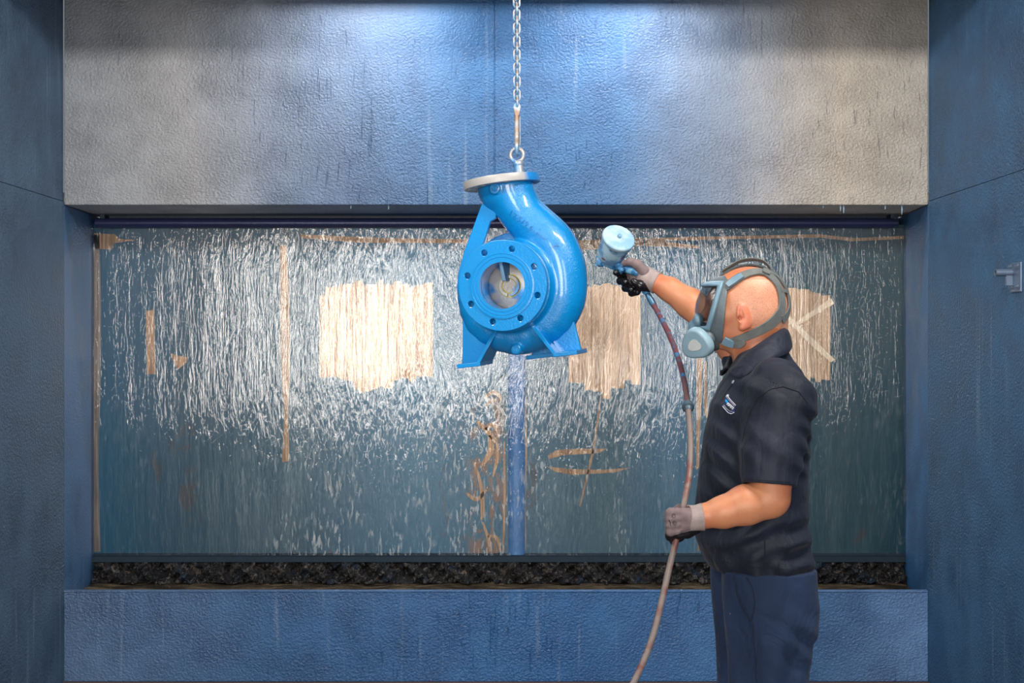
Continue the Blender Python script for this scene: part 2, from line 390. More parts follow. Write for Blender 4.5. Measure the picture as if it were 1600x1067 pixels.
# vertical joint seam and the posts
for px in (436, 1006):
    MB().box((x_of(px)-.003, PY-.003, z_of(864)), (x_of(px)+.003, PY+.002, z_of(362))).build('joint_strip', M_panel, panel, False)
post = MB(); xa, xb = x_of(794), x_of(821); prof = [(xa, 0), (xa+.012, -.016), (xa+.03, -.022), (xb-.03, -.022), (xb-.012, -.016), (xb, 0)]
post.prism([(x, PY+y, z_of(866)) for x, y in prof], (0, 0, z_of(362)-z_of(866)))
post.build('post', M_post, panel, True, 60)
def patch(poly, name='scraped_patch', mat=None, th=.0015, par=panel):
    mb = MB(); mb.prism([(x_of(a), PY+.0005, z_of(b)) for a, b in poly], (0, -th, 0)); return mb.build(name, mat or M_bare, par, False)
def jag(x0, x1, top, bot, seed, w=(7, 15), jt=5, jb=8):
    """scraper strokes side by side: stepped top and bottom"""
    r = random.Random(seed); xs = [x0]
    while xs[-1] < x1-8: xs.append(min(x1, xs[-1]+r.uniform(*w)))
    xs[-1] = x1; T = []; Bt = []
    for a, b in zip(xs[:-1], xs[1:]):
        m = (a+b)/2; ty = np.interp(m, *zip(*top))+r.uniform(-jt, jt); by = np.interp(m, *zip(*bot))+r.uniform(-jb, jb)
        T += [(a+.4, ty+r.uniform(-1, 1)), (b-.4, ty+r.uniform(-1, 1))]; Bt += [(a+.6, by), (b-.6, by+r.uniform(-2, 2))]
    return T+Bt[::-1]
patch(jag(499, 677, [(499, 462), (512, 455), (528, 440), (590, 440), (677, 446)], [(499, 582), (530, 590), (565, 612), (585, 600), (640, 597), (677, 594)], 3))
patch(jag(888, 1001, [(888, 447), (950, 444), (1001, 450)], [(888, 588), (915, 602), (938, 622), (965, 600), (1001, 604)], 5, jt=3), mat=M_bare2)
patch(jag(1222, 1298, [(1222, 452), (1285, 456), (1298, 468)], [(1222, 585), (1270, 592), (1298, 600)], 8, jt=4), mat=M_bare2)
patch([(1226, 487), (1305, 562), (1298, 566), (1268, 540), (1222, 492)], 'scraper_stroke', M_stroke, .003)
patch([(1298, 466), (1304, 474), (1240, 512), (1236, 508)], 'scraper_stroke', M_stroke, .0022)
patch([(228, 486), (241, 484), (243, 584), (230, 585)], 'scraper_stroke', M_rust)
patch([(266, 552), (280, 556), (294, 558), (292, 566), (278, 577), (270, 562)], 'scraper_stroke', M_rust)
patch([(141, 366), (155, 367), (158, 470), (157, 600), (154, 720), (157, 862), (140, 862), (140, 500)], 'scraped_edge', bare('edge_metal', srgb(100, 92, 86), srgb(136, 126, 116), .45, .4))
patch([(143, 364), (180, 366), (185, 373), (212, 375), (178, 380), (175, 390), (145, 388)], 'scraper_stroke', M_rust)
patch([(438, 382), (448, 386), (452, 470), (453, 560), (450, 650), (452, 720), (441, 722), (444, 650), (438, 540)], 'scraped_edge', M_rust)
for poly in ([(1005, 372), (1130, 369), (1280, 366), (1335, 372), (1418, 368), (1418, 373), (1330, 377), (1280, 371), (1130, 374), (1005, 377)],
             [(890, 376), (1000, 372), (1092, 384), (1092, 388), (1000, 384), (890, 392)],
             [(470, 366), (600, 372), (730, 374), (730, 380), (560, 379), (470, 372)],
             [(1088, 560), (1098, 560), (1096, 620), (1092, 730), (1088, 735)], [(1101, 565), (1104, 565), (1106, 660), (1100, 640)],
             [(1091, 740), (1093, 740), (1092, 862), (1090, 862)],
             [(938, 618), (940, 618), (930, 700), (907, 792), (905, 790), (926, 700)],
             [(856, 712), (870, 703), (905, 701), (948, 701), (935, 708), (880, 711), (858, 717)],
             [(855, 729), (895, 733), (940, 734), (985, 731), (960, 738), (895, 742), (868, 737)]):
    patch(poly, 'scraper_stroke', M_rust)
# curled scratches beside the post
def arc(pts, w0, n=14):
    pts = [Vector((a, b, 0)) for a, b in pts]; L = []
    for i in range(n+1):
        u = i/n*(len(pts)-1); k = min(int(u), len(pts)-2); f = u-k
        p0, p1, p2, p3 = pts[max(k-1, 0)], pts[k], pts[k+1], pts[min(k+2, len(pts)-1)]
        L.append(.5*((2*p1)+(p2-p0)*f+(2*p0-5*p1+4*p2-p3)*f*f+(3*p1-p0-3*p2+p3)*f**3))
    A = []; Bq = []
    for i, p in enumerate(L):
        t_ = (L[min(i+1, n)]-L[max(i-1, 0)]).normalized(); nn = Vector((-t_.y, t_.x, 0)); w_ = w0*(.45+.55*sin(pi*i/n))
        A.append((p.x+nn.x*w_/2, p.y+nn.y*w_/2)); Bq.append((p.x-nn.x*w_/2, p.y-nn.y*w_/2))
    return A+Bq[::-1]
for pts, wd in (([(757, 622), (768, 613), (780, 618), (782, 628)], 6), ([(760, 635), (768, 626), (780, 624)], 4), ([(745, 658), (760, 672), (774, 690)], 8), ([(758, 672), (766, 664), (776, 668), (776, 680)], 7),
                ([(765, 680), (766, 705), (752, 728)], 9), ([(776, 685), (777, 715), (770, 745)], 5), ([(740, 722), (752, 760), (754, 800), (752, 812)], 6), ([(728, 770), (745, 780), (760, 765)], 6),
                ([(754, 815), (764, 845), (766, 862)], 5), ([(762, 838), (776, 840), (783, 862)], 5), ([(788, 690), (788, 780), (786, 860)], 4), ([(820, 600), (822, 700), (820, 760), (821, 860)], 3)):
    patch(arc(pts, wd), 'curled_scratch', M_rust, .002)

# water film: thin rippled sheet running down the panel, clear with bright rills and painted glints
t = NT('running_water'); v = t.coord(); X = t.xyz(v)
r1 = t.noise(t.map(v, (105, 105, 12)), 1, 3, .6, .0); r2 = t.noise(t.map(v, (34, 34, 9)), 1, 2, .5, .0); r3 = t.noise(v, 3, 2)
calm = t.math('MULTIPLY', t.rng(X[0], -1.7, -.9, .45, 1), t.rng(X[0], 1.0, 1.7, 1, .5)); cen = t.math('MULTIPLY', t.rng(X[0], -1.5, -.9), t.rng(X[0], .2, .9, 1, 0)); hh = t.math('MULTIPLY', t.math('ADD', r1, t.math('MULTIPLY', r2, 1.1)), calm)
nrm = t.bump(hh, 1, .0033)
gl = t.n('BsdfGlossy', {'Color': (1, 1, 1, 1), 'Roughness': .045, 'Normal': nrm}); tp = t.n('BsdfTransparent')
fr = t.n('Fresnel', {'IOR': 1.8, 'Normal': nrm}).outputs[0]
mx = t.n('MixShader', {0: fr, 1: tp.outputs[0], 2: gl.outputs[0]})
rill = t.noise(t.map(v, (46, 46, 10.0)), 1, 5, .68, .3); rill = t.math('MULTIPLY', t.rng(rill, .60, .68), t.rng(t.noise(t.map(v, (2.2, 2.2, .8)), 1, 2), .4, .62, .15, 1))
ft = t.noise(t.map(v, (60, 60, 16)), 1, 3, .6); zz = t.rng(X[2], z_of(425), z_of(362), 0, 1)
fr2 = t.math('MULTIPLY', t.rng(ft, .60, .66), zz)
loz_glint = t.noise(t.map(v, (62, 62, 15)), 1, 4, .6, .3); loz_glint = t.math('MULTIPLY', t.rng(loz_glint, .53, .62), t.rng(t.noise(t.map(v, (5, 5, 2.2)), 1, 3, .6), .42, .6)); loz_glint = t.math('MULTIPLY', loz_glint, t.math('MULTIPLY', t.math('ADD', t.math('MULTIPLY', cen, .36), .08), t.rng(X[2], z_of(560), z_of(660))))  # pale flecks painted at lower centre in place of light reflected off ripples
foam_glint = t.math('MINIMUM', t.math('ADD', t.math('ADD', loz_glint, t.math('MULTIPLY', rill, t.math('ADD', .10, t.math('MULTIPLY', cen, t.rng(X[2], z_of(560), z_of(640), .0, .1))))), t.math('MULTIPLY', fr2, .75)), .9)  # top foam and rills plus the painted glints, stronger at lower centre
df = t.n('BsdfPrincipled', {'Base Color': srgb(205, 212, 216), 'Roughness': .2, 'Normal': nrm})
mx2 = t.n('MixShader', {0: foam_glint, 1: mx.outputs[0], 2: df.outputs[0]}); t.t.links.new(mx2.outputs[0], t.out.inputs[0])
M_water = t.m
def sheet(name, x0, x1, z0, z1, y, nx, nz, fn, mat, parent=None):
    vs = []; fs = []
    for j in range(nz+1):
        for i in range(nx+1):
            x = x0+(x1-x0)*i/nx; z = z0+(z1-z0)*j/nz; vs.append((x, y+fn(x, z), z))
    for j in range(nz):
        for i in range(nx): a = j*(nx+1)+i; fs.append((a, a+1, a+nx+2, a+nx+1))
    return mesh(name, vs, fs, mat, parent)
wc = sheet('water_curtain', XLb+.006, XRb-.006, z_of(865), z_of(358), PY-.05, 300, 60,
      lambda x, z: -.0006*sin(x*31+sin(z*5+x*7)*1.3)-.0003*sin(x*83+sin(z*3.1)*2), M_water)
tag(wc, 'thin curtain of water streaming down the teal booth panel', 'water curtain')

t = NT('churning_water'); v = t.coord()
n1 = t.noise(t.map(v, (30, 30, 22)), 1, 5, .7, 1.2); c_ = t.mix(t.rng(n1, .5, .72), srgb(16, 18, 22), srgb(110, 100, 92))
b_ = t.noise(v, 10, 3); c_ = t.mix(t.math('MULTIPLY', t.rng(b_, .55, .7), .4), c_, srgb(30, 62, 92))
t.bsdf(Base_Color=c_, Roughness=.18, Normal=t.bump(n1, 1, .02)); M_churn = t.m
def nz_(x, z): return .02*sin(x*37+z*60)+.014*sin(x*91-z*110)+.01*sin(x*173+z*190)
ch = sheet('splash_water', XLb+.02, XRb-.02, z_of(907), z_of(876), PY-.03, 420, 24, lambda x, z: -.02-nz_(x, z)*.9-.03*max(0, (z_of(885)-z)/.1), M_churn)
tag(ch, 'dark churning water tumbling off the panel lip into the trough', 'splashing water', kind='stuff')
t = NT('trough_water'); v = t.coord()
n1 = t.noise(t.map(v, (3, 12, 1)), 2, 4, .6); c_ = t.mix(t.rng(n1, .35, .7), srgb(44, 38, 32), srgb(104, 92, 74))
t.bsdf(Base_Color=c_, Roughness=.15, Normal=t.bump(t.noise(v, 22, 4, .6), 1, .008)); M_pool = t.m
pool = MB(); zp = z_of(908); pool.add([(XL, FY+.013, zp), (XR, FY+.013, zp), (XRb, PY+.1, zp), (XLb, PY+.1, zp)], [(0, 1, 2, 3)])
vs = []; fs = []; NX, NY = 200, 30
for j in range(NY+1):
    for i in range(NX+1):
        a = i/NX; b = j/NY; y = FY+.013+(PY+.1-FY-.013)*b; xl = XL+(XLb-XL)*b+.004; xr = XR+(XRb-XR)*b-.004; x = xl+(xr-xl)*a
        vs.append((x, y, zp+.006*sin(x*19+y*31)*sin(x*7-y*43)))
for j in range(NY):
    for i in range(NX): a = j*(NX+1)+i; fs.append((a, a+1, a+NX+2, a+NX+1))
tag(mesh('trough_water', vs, fs, M_pool), 'murky brown water standing in the trough under the panel', 'water', kind='stuff')
# weir / spray bar under the hood
sb = empty('spray_bar', (0, PY-.13, z_of(349, PY-.1)), 'dark navy water pipe running under the hood above the wet panel', 'pipe')
yb = PY-.07; zb = z_of(348.5, yb)
MB().tube([(x_of(150, yb), yb, zb), (x_of(1396, yb), yb, zb)], .024, 20).build('pipe', M_bar, sb)
MB().tube([(x_of(1396, yb), yb, zb), (x_of(1402, yb), yb, zb)], .02, 20).build('end_cap', M_bar, sb)
for px in (160, 760, 1395):
    MB().box((x_of(px, yb)-.012, yb-.005, zb), (x_of(px, yb)+.012, yb+.08, zb+.06)).build('bracket', M_dark, sb)
# drips of dried paint hanging at hood edge
M_drip = simple('dried_drip', srgb(150, 180, 205), .4)
for i, (px, L) in enumerate([(548, 5), (607, 6), (1313, 9), (1318, 12), (1286, 4), (1409, 14), (1383, 6)]):
    x = x_of(px, FY+.03); z = ZH
    MB().tube([(x, FY+.03, z+.004), (x+.001, FY+.03, z-L*.0015), (x, FY+.03, z-L*.003)], [.0035, .003, .0012], 8).build('paint_drip', M_drip)
    o = bpy.context.scene.collection.objects[-1]
    tag(o, ['dried paint drip under hood edge above the teal panel, left one of the pair', 'dried paint drip under hood edge, nearest left of the pump', 'short pale drip under hood edge beside a longer one, right side', 'longest pale drip under the right half of the hood edge', 'tiny dried drip under hood edge, above the scraped patch behind the head', 'long drip at the right end of the hood edge beside the jamb', 'small drip under hood edge, second from the right end'][i], 'paint drip', 'dried drips under the hood')

# wall bracket with pipe stub on the right wall
wbY = 4.92; wbr = empty('wall_bracket', (XR, wbY, z_of(455, wbY)), 'small bolted steel bracket with a short pipe stub on the right wall', 'bracket')
M_galv = simple('painted_galvanised', srgb(104, 120, 142), .4, .5, .0006, 120)
MB().box((XR-.006, wbY-.085, z_of(457, wbY)), (XR+.001, wbY+.02, z_of(411, wbY))).build('base_plate', M_galv, wbr, False)
bevel(bpy.context.scene.collection.objects[-1], .002)
stub = MB(); za = z_of(426, wbY)
stub.lathe([(.014, 0), (.014, -.066), (.0105, -.066), (.0105, -.01), (.001, -.01)], (XR-.004, wbY, za), 'x', 20); stub.build('pipe_stub', M_galv, wbr)
MB().box((XR-.03, wbY-.008, z_of(446, wbY)), (XR-.004, wbY+.008, za)).build('rib', M_galv, wbr, False)
for dy, py in ((-.06, 417), (.008, 417), (-.06, 449), (.004, 449)):
    MB().lathe([(.0095, 0), (.0095, -.008), (.004, -.008), (.004, -.014), (.0005, -.014)], (XR-.005, wbY+dy, z_of(py, wbY)), 'x', 6).build('bolt', M_galv, wbr)

# ------------------------------------------------------------ the pump
K = 1/480
PO = P(784.5, 446, 4.15)
MP = Matrix.Translation(PO) @ Matrix.Rotation(R(-7), 4, 'Y') @ Matrix.Rotation(R(-15), 4, 'Z') @ Matrix.Scale(K, 4)
t = NT('fresh_blue_gloss'); v = t.coord()
t.bsdf(Base_Color=srgb(0, 130, 200), Roughness=.24, Coat_Weight=.6, Coat_Roughness=.12, Normal=t.bump(t.noise(v, 150, 2, .5), 1, .0006)); M_blue = t.m
t = NT('cast_blue_gloss'); v = t.coord()
t.bsdf(Base_Color=srgb(0, 130, 200), Roughness=.26, Coat_Weight=.7, Coat_Roughness=.12, Normal=t.bump(t.math('ADD', t.noise(v, 220, 3, .6), t.math('MULTIPLY', t.noise(v, 60, 2), .6)), 1, .0016)); M_cast = t.m
t = NT('half_painted_flange'); v = t.coord()
x_ = t.xyz(v)[0]; f_ = t.math('ADD', t.rng(x_, PO.x+.02, PO.x+.11), t.math('MULTIPLY', t.math('SUBTRACT', t.noise(v, 14, 3), .5), 1.0))
f_ = t.rng(f_, .35, .75); zz_ = t.rng(t.xyz(v)[2], PO.z+165*K, PO.z+158*K)
t.bsdf(Base_Color=t.mix(f_, srgb(168, 166, 164), srgb(30, 130, 205)), Roughness=.35, Normal=t.bump(t.noise(v, 90, 3), 1, .0006)); M_flange = t.m
t = NT('sprayed_bright_steel'); v = t.coord(); n1 = t.noise(v, 18, 3)
t.bsdf(Base_Color=t.mix(t.rng(n1, .42, .62), srgb(176, 170, 162), srgb(90, 150, 200)), Roughness=.38, Metallic=.35); M_steelblue = t.m
t = NT('impeller_metal'); v = t.coord(); n1 = t.noise(v, 12, 2)
t.bsdf(Base_Color=t.mix(t.rng(n1, .48, .62), srgb(176, 170, 164), srgb(50, 130, 195)), Roughness=.4, Metallic=.4, Normal=t.bump(t.noise(v, 120, 2), 1, .0006)); M_imp = t.m
M_yel = simple('yellow_green_primer', srgb(190, 180, 50), .5)

pump = empty('centrifugal_pump', PO, 'glossy blue cast pump casing hanging from the chain in mid-air', 'pump')
tag(pump)
def inv(px, py, y):   # image position + depth behind the suction face -> pump local x, z
    u = px-784.5; v = -(py-446); c, s = cos(R(7)), sin(R(7)); u2 = u*c+v*s; v2 = -u*s+v*c
    return (u2-y*sin(R(15)))/cos(R(15)), v2
CY = 75
def polar(a, r): return (804+r*cos(R(a)), 446-r*sin(R(a)))
spn = [(*polar(118, 44), 14), (*polar(150, 58), 19), (*polar(180, 69), 23), (*polar(225, 75), 28), (*polar(270, 78), 30), (*polar(315, 79), 34), (*polar(345, 79), 36), (*polar(10, 79), 37),
       (876, 404, 38), (862, 376, 38), (840, 352, 36), (819, 331, 35), (806, 311, 36), (798, 292, 38), (794, 278, 40)]
spine = [Vector((inv(a, b, CY)[0], CY, inv(a, b, CY)[1])) for a, b, r in spn]; sprad = [r for a, b, r in spn]
def catmull(pts, rs, m=4):
    P_, R_ = [], []
    for i in range(len(pts)-1):
        for k in range(m):
            f = k/m; a, b, c, d = pts[max(i-1, 0)], pts[i], pts[i+1], pts[min(i+2, len(pts)-1)]
            P_.append(.5*((2*b)+(c-a)*f+(2*a-5*b+4*c-d)*f*f+(3*b-a-3*c+d)*f**3)); R_.append(rs[i]*(1-f)+rs[i+1]*f)
    return P_+[pts[-1]], R_+[rs[-1]]
sp2, rs2 = catmull(spine, sprad, 3)
sp2[-1] = Vector((0, CY, 158)); 
def f_casing(p):
    d = chain(p, sp2, rs2, 3)
    ax = lambda a, b, r: cyl(p, (0, a, 0), (0, b, 0), r)
    d = smin(d, ax(40, 108, 66)-6, 9)
    d = smin(d, rc(p, (0, 34, 0), (0, 60, 0), 66, 74)-0, 12) if False else smin(d, ax(30, 60, 62)-10, 6)
    d = smin(d, ax(8, 40, 52)-3, 8)
    d = smin(d, ax(100, 118, 86)-3, 5)                                   # rear cover flange
    d = np.maximum(d, (p[:, 2]-163)); d = np.maximum(d, 8-p[:, 1])
    # plug bosses
    lx, lz = inv(773, 291, 38); d = smin(d, cyl(p, (lx, 34, lz), (lx, 60, lz), 8)-1, 2); d = smin(d, rbox(p, (lx, 44, lz+5), (7, 6, 6), 2), 2)
    lx, lz = inv(806, 546, 38); d = smin(d, cyl(p, (lx, 36, lz), (lx, 75, lz), 8)-1, 3)
    lx, lz = inv(869, 343, CY); d = smin(d, cyl(p, (lx-6, CY, lz-6), (lx, CY, lz), 6)-1, 2)
    d = smax(d, -cyl(p, (0, -5, 0), (0, 48, 0), 37.5), 1); d = smax(d, -cyl(p, (0, 47, 0), (0, 66, 0), 60), 1)
    return d
casing = sdf_obj('volute_casing', f_casing, (-125, -2, -125), (140, 128, 170), 1.6, M_cast, pump, M=MP, smooth_it=3)
sf = MB(MP @ Matrix.Rotation(R(90), 4, 'X') @ Matrix.Translation((0, 0, -12)))   # z local -> -y
holes = [circ(5, 20, (58.5*cos(R(22.5+45*k)), 58.5*sin(R(22.5+45*k)))) for k in range(8)]
v_, f_ = plate(circ(71, 96), [circ(36.5, 64)]+holes, 12, .8); sf.add(v_, f_)
sfo = sf.build('suction_flange', M_blue, pump)
rf = MB(MP).lathe([(36.5, 2), (36.5, -1.6), (41, -1.6), (41.5, -1.1), (43.5, -1.1), (44, -1.8), (46.5, -1.8), (47, -1.3), (49, -1.3), (49.5, -1.8), (52, -1.6), (52.5, 1), (36.5, 2)], n=96).build('raised_face', M_blue, sfo, True, 25)
dfh = [circ(5, 20, (50*cos(R(22.5+45*k)), 50*sin(R(22.5+45*k)))) for k in range(8)]
df_ = MB(MP @ Matrix.Translation((0, CY, 162)))
v_, f_ = plate(circ(61.5, 96), [circ(30, 48)]+dfh, 12.5, .7); df_.add(v_, f_); dfo = df_.build('discharge_flange', M_flange, pump)
dfo['label'] = 'bare grey flange with blue overspray'
# liner of the suction bore
MB(MP).lathe([(36.6, 4), (36.6, 48), (38, 48), (38, 4), (36.6, 4)], n=64).build('suction_bore', M_blue, pump)
imp = MB(MP).lathe([(.5, 46), (20, 46), (36, 50), (56, 60), (58, 62), (58, 66), (.5, 66)], n=64).build('impeller', M_imp, pump)
va, vb = inv(781, 405, 30), inv(787, 438, 30)
mbv = MB(MP); mbv.hexa([(vb[0]-2, 26, vb[1]+1), (vb[0]+5, 28, vb[1]-1), (vb[0]+7, 50, vb[1]), (vb[0]+1, 50, vb[1]), (va[0]-2, 27, va[1]+4), (va[0]+3, 29, va[1]+4), (va[0]+11, 54, va[1]+6), (va[0]+5, 54, va[1]+6)])
bevel(mbv.build('vane', simple('vane_blue_metal', srgb(84, 126, 158), .4, .3), imp, False), .002)
out = []
a0 = R(-98); 
ring = [(17*cos(a0+R(10)+R(340)*i/40), 17*sin(a0+R(10)+R(340)*i/40)) for i in range(41)]+[(12*cos(a0+R(12)+R(336)*i/40), 12*sin(a0+R(12)+R(336)*i/40)) for i in range(40, -1, -1)]
mbn = MB(MP @ Matrix.Translation((0, 46, 0)) @ Matrix.Rotation(R(90), 4, 'X')); v_, f_ = plate(ring, [], 5, .4); mbn.add(v_, f_); mbn.build('lock_ring', M_imp, imp)
MB(MP).lathe([(.5, 43.5), (10.5, 43.5), (11, 46)], n=32).build('shaft_end', M_imp, imp)
MB(MP).lathe([(10.6, 46.1), (10.6, 44.3), (12.2, 44.3), (12.2, 46.1), (10.6, 46.1)], n=40).build('seal_ring', M_yel, imp)
MB(MP).lathe([(17.2, 46.3), (17.2, 45.0), (18.6, 45.0), (18.6, 46.3), (17.2, 46.3)], n=40).build('seal_ring', M_yel, imp)
# plugs
for nm, (px, py, yy, r1, sq) in {'lug_plug': (773, 291, 33, 4.5, 2.6), 'drain_plug': (806, 546, 36, 6.8, 2.6)}.items():
    lx, lz = inv(px, py, yy); m = MB(MP); m.lathe([(.5, yy-3), (r1-.5, yy-3), (r1, yy-2.5), (r1, yy+3)], (lx, 0, lz), n=24); m.box((lx-sq, yy-6, lz-sq), (lx+sq, yy-2, lz+sq)); m.build(nm, M_blue, pump)
lx, lz = inv(871, 340, CY); M2 = MP @ Matrix.Translation((lx, CY, lz)) @ rot_to((.45, 0, .9))
MB(M2).lathe([(7.5, -4), (7.5, 2), (5, 2.4), (5, 6), (.5, 6)], axis='z', n=6).build('vent_plug', M_blue, pump)
# support web joining neck and casing
web = [inv(a, b, 66) for a, b in [(752, 312), (738, 349), (724, 386), (714, 420), (711, 446), (716, 470), (735, 470), (748, 400), (754.5, 374), (760, 357), (766, 340), (775, 335), (775, 312)]]
MB(MP).prism([(a, 62, b) for a, b in web], (0, 9, 0)).build('support_web', M_blue, pump)
bevel(C.objects[-1], .002)
for s in (-1, 1):
    m = MB(MP); m.box((min(s*60, s*99), 29, -121), (max(s*60, s*99), 106, -114)); fo = bevel(m.build('foot', M_blue, pump), .002)
    m = MB(MP); m.prism([(s*62, 62, -114.5), (s*99, 62, -114.5), (s*90, 62, -45), (s*60, 62, -45), (s*40, 62, -60)], (0, 7, 0)); bevel(m.build('foot_web', M_blue, fo), .0015)
    m = MB(MP); m.hexa([(s*59, 29, -115), (s*66, 29, -115), (s*66, 104, -115), (s*59, 104, -115), (s*26, 40, -66), (s*33, 40, -66), (s*33, 104, -66), (s*26, 104, -66)]); bevel(m.build('foot_rib', M_blue, fo), .0015)
rfb = MB(MP); rfb.box((0, 92, -121), (60, 106, -114)); rfb.box((10, 95, -115), (50, 103, -95)); bevel(rfb.build('rear_foot', M_blue, pump), .0015)
# raised casting letters
cb = bvh_of(casing)
def onto(bv, px, py, Y0=0.0):
    d = P(px, py, 1)-Vector((0, 0, EYE)); d.normalize(); h = bv.ray_cast(Vector((0, 0, EYE)), d); return h[0], h[1]
let = MB(); path = [(798, 332), (804, 336.5), (811, 342), (816.5, 346.5), (822, 350.5), (829, 356)]
def put(glyph, px, py, ang, size, mbx, bv, ext=.0022):
    h, n = onto(bv, px, py)
    if h is None: return
    vs, fs = text_mesh(glyph, size, ext) if isinstance(glyph, str) else glyph
    rt = Vector((cos(ang), 0, -sin(ang))); rt = (rt-n*rt.dot(n)).normalized(); up = n.cross(rt)
    mbx.add([h+rt*v.x+up*v.y+n*v.z for v in vs], fs)
for g, (a, b) in zip('125/26', path): put(g, a, b, R(38), .026, let, cb, .0048)
arrow = ([Vector(q) for q in [(-.030,.0,.004),(-.014,.011,.004),(-.014,.004,.004),(.024,.004,.004),(.024,-.004,.004),(-.014,-.004,.004),(-.014,-.011,.004)]], [(0,6,5,4,3,2,1)])
def solid(g):
    vs, fs = g; n = len(vs); return (vs+[Vector((v.x, v.y, -.004)) for v in vs], fs+[tuple(n+i for i in f[::-1]) for f in fs]+[(i, (i+1) % n, n+(i+1) % n, n+i) for i in range(n)])
let.build('cast_lettering', M_cast, casing, False)
let = MB(); put(solid(arrow), 846, 366, R(40), 0, let, cb); let.build('cast_arrow', M_cast, casing, False)
let = MB(); put('Z', 868, 384, R(55), .026, let, cb, .0048); let.build('cast_letter', M_cast, casing, False)
# lifting eye
ex, ey = 20, 119
eye = MB(MP); cpos = Vector((ex, ey, 214))
eye.tube([cpos+Vector((11*cos(a), 3*cos(a)*0, 11*sin(a))) for a in [2*pi*k/28 for k in range(28)]], 3.1, 12, True)
eye.lathe([(8.5, 197), (9, 198), (9, 203), (7, 205), (.5, 205)], (ex, ey, 0), 'z', 24)
eye.lathe([(9.2, 174.5), (8.4, 186), (8, 197.5), (.5, 197.5)], (ex, ey, 0), 'z', 24)
eo = eye.build('lifting_eye', M_steelblue, pump, True, 60); eo['label'] = 'blue oversprayed ring bolt'
EW = MP @ cpos

# ------------------------------------------------------------ chain and hook
M_link = None
t = NT('oversprayed_chain_steel'); v = t.coord(); n1 = t.noise(v, 22, 3)
t.bsdf(Base_Color=t.ramp(n1, [(.38, srgb(160, 132, 112)), (.5, srgb(176, 182, 188)), (.62, srgb(120, 160, 196))]), Roughness=.45, Metallic=.35); M_link = t.m
S4 = F/EW.y
hz = EW.z+.010   # inside crown of the ring
ch_ = empty('lifting_chain', (EW.x, EW.y, hz), 'slim steel hoist chain with hook, hanging from above and holding the blue pump', 'chain')
# hook in the y-z plane
top = EYE-(172-533.5)/F*EW.y
hk = MB(); x0 = EW.x; y0 = EW.y
pts = [(0, top-.004), (.001, top-.03), (.002, hz+.055), (-.007, hz+.035), (-.014, hz+.016), (-.009, hz-.001), (.001, hz-.005), (.011, hz+.001), (.0145, hz+.014), (.014, hz+.028)]
P3 = [Vector((x0-.001, y0+a, b)) for a, b in pts]; P3, R3 = catmull(P3, [.0085, .0085, .0085, .0075, .007, .006, .006, .0062, .0055, .0035], 5)
hk.tube(P3, R3, 12); hook = hk.build('hook', M_link, ch_)
ej = MB(); prof = []
ej.prism([(x0+a, y0-.007, b) for a, b in [(-.011, top), (-.0135, top+.01), (-.010, top+.02), (-.004, top+.0245), (.004, top+.0245), (.010, top+.02), (.0135, top+.01), (.011, top), (.008, top-.02), (-.008, top-.02)]], (0, .014, 0))
bevel(ej.build('hook_clevis', M_link, hook), .002)
MB().tube([(x0+.009, y0+.012, top-.02), (x0+.010, y0+.014, hz+.05), (x0+.009, y0+.014, hz+.026)], .0028, 8).build('safety_latch', M_link, hook)
pitch = 20.8/2/S4; lw = .0175; wr = .0035
def link_path(L, W, n=10):
    pp = []
    for k in range(n+1): a = -pi/2+pi*k/n; pp.append((W*cos(a+pi/2)*-1 if False else W*sin(a+0)*1, L/2+W*cos(a)))
    for k in range(n+1): a = pi/2+pi*k/n; pp.append((W*sin(a), -L/2+W*cos(a)))
    return pp
r_l = .0100
lp = link_path(.0185, r_l)
lk = MB(); lk.tube([(a, 0, b) for a, b in lp], wr, 10, True)
zc = top+.0245+.004; n = 0; first = None; zr = zc
while zr < 3.39:
    if first is None:
        first = lk.build('chain_link', M_link, None); first.parent = ch_; o = first
    else: o = first.copy(); C.objects.link(o); o.parent = ch_
    o.location = Vector((x0-(zr-top)*.004, y0, zr))-ch_.location; o.rotation_euler = (0, rnd.uniform(-.03, .03), (pi/2 if n % 2 == 0 else 0)+.12)
    zr += pitch; n += 1

# ------------------------------------------------------------ the painter
t = NT('skin'); v = t.coord(); X = t.xyz(v)
n1 = t.noise(v, 9, 3); n2 = t.noise(v, 60, 3)
sk = t.mix(t.rng(n1, .35, .65), srgb(194, 130, 94), srgb(180, 106, 74)); sk = t.mix(t.math('MULTIPLY', t.rng(n2, .5, .75), .35), sk, srgb(186, 108, 82))
t.bsdf(Base_Color=sk, Roughness=.48, Subsurface_Weight=.12, Subsurface_Radius=(.012, .005, .003), Normal=t.bump(t.noise(v, 420, 3), 1, .0003)); M_skin = t.m
t = NT('stubbled_scalp'); v = t.coord(); n2 = t.noise(v, 300, 2); n1 = t.noise(v, 14, 3)
sk = t.mix(t.rng(n1, .35, .65), srgb(206, 146, 116), srgb(196, 132, 104)); sk = t.mix(t.math('MULTIPLY', t.rng(n2, .45, .7), .45), sk, srgb(128, 100, 84))
t.bsdf(Base_Color=sk, Roughness=.5, Subsurface_Weight=.1, Subsurface_Radius=(.012, .005, .003)); M_scalp = t.m
M_ear = simple('ear_skin', srgb(198, 118, 90), .45, 0, .0003, 300, .1, Subsurface_Weight=.2, Subsurface_Radius=(.012, .004, .003))
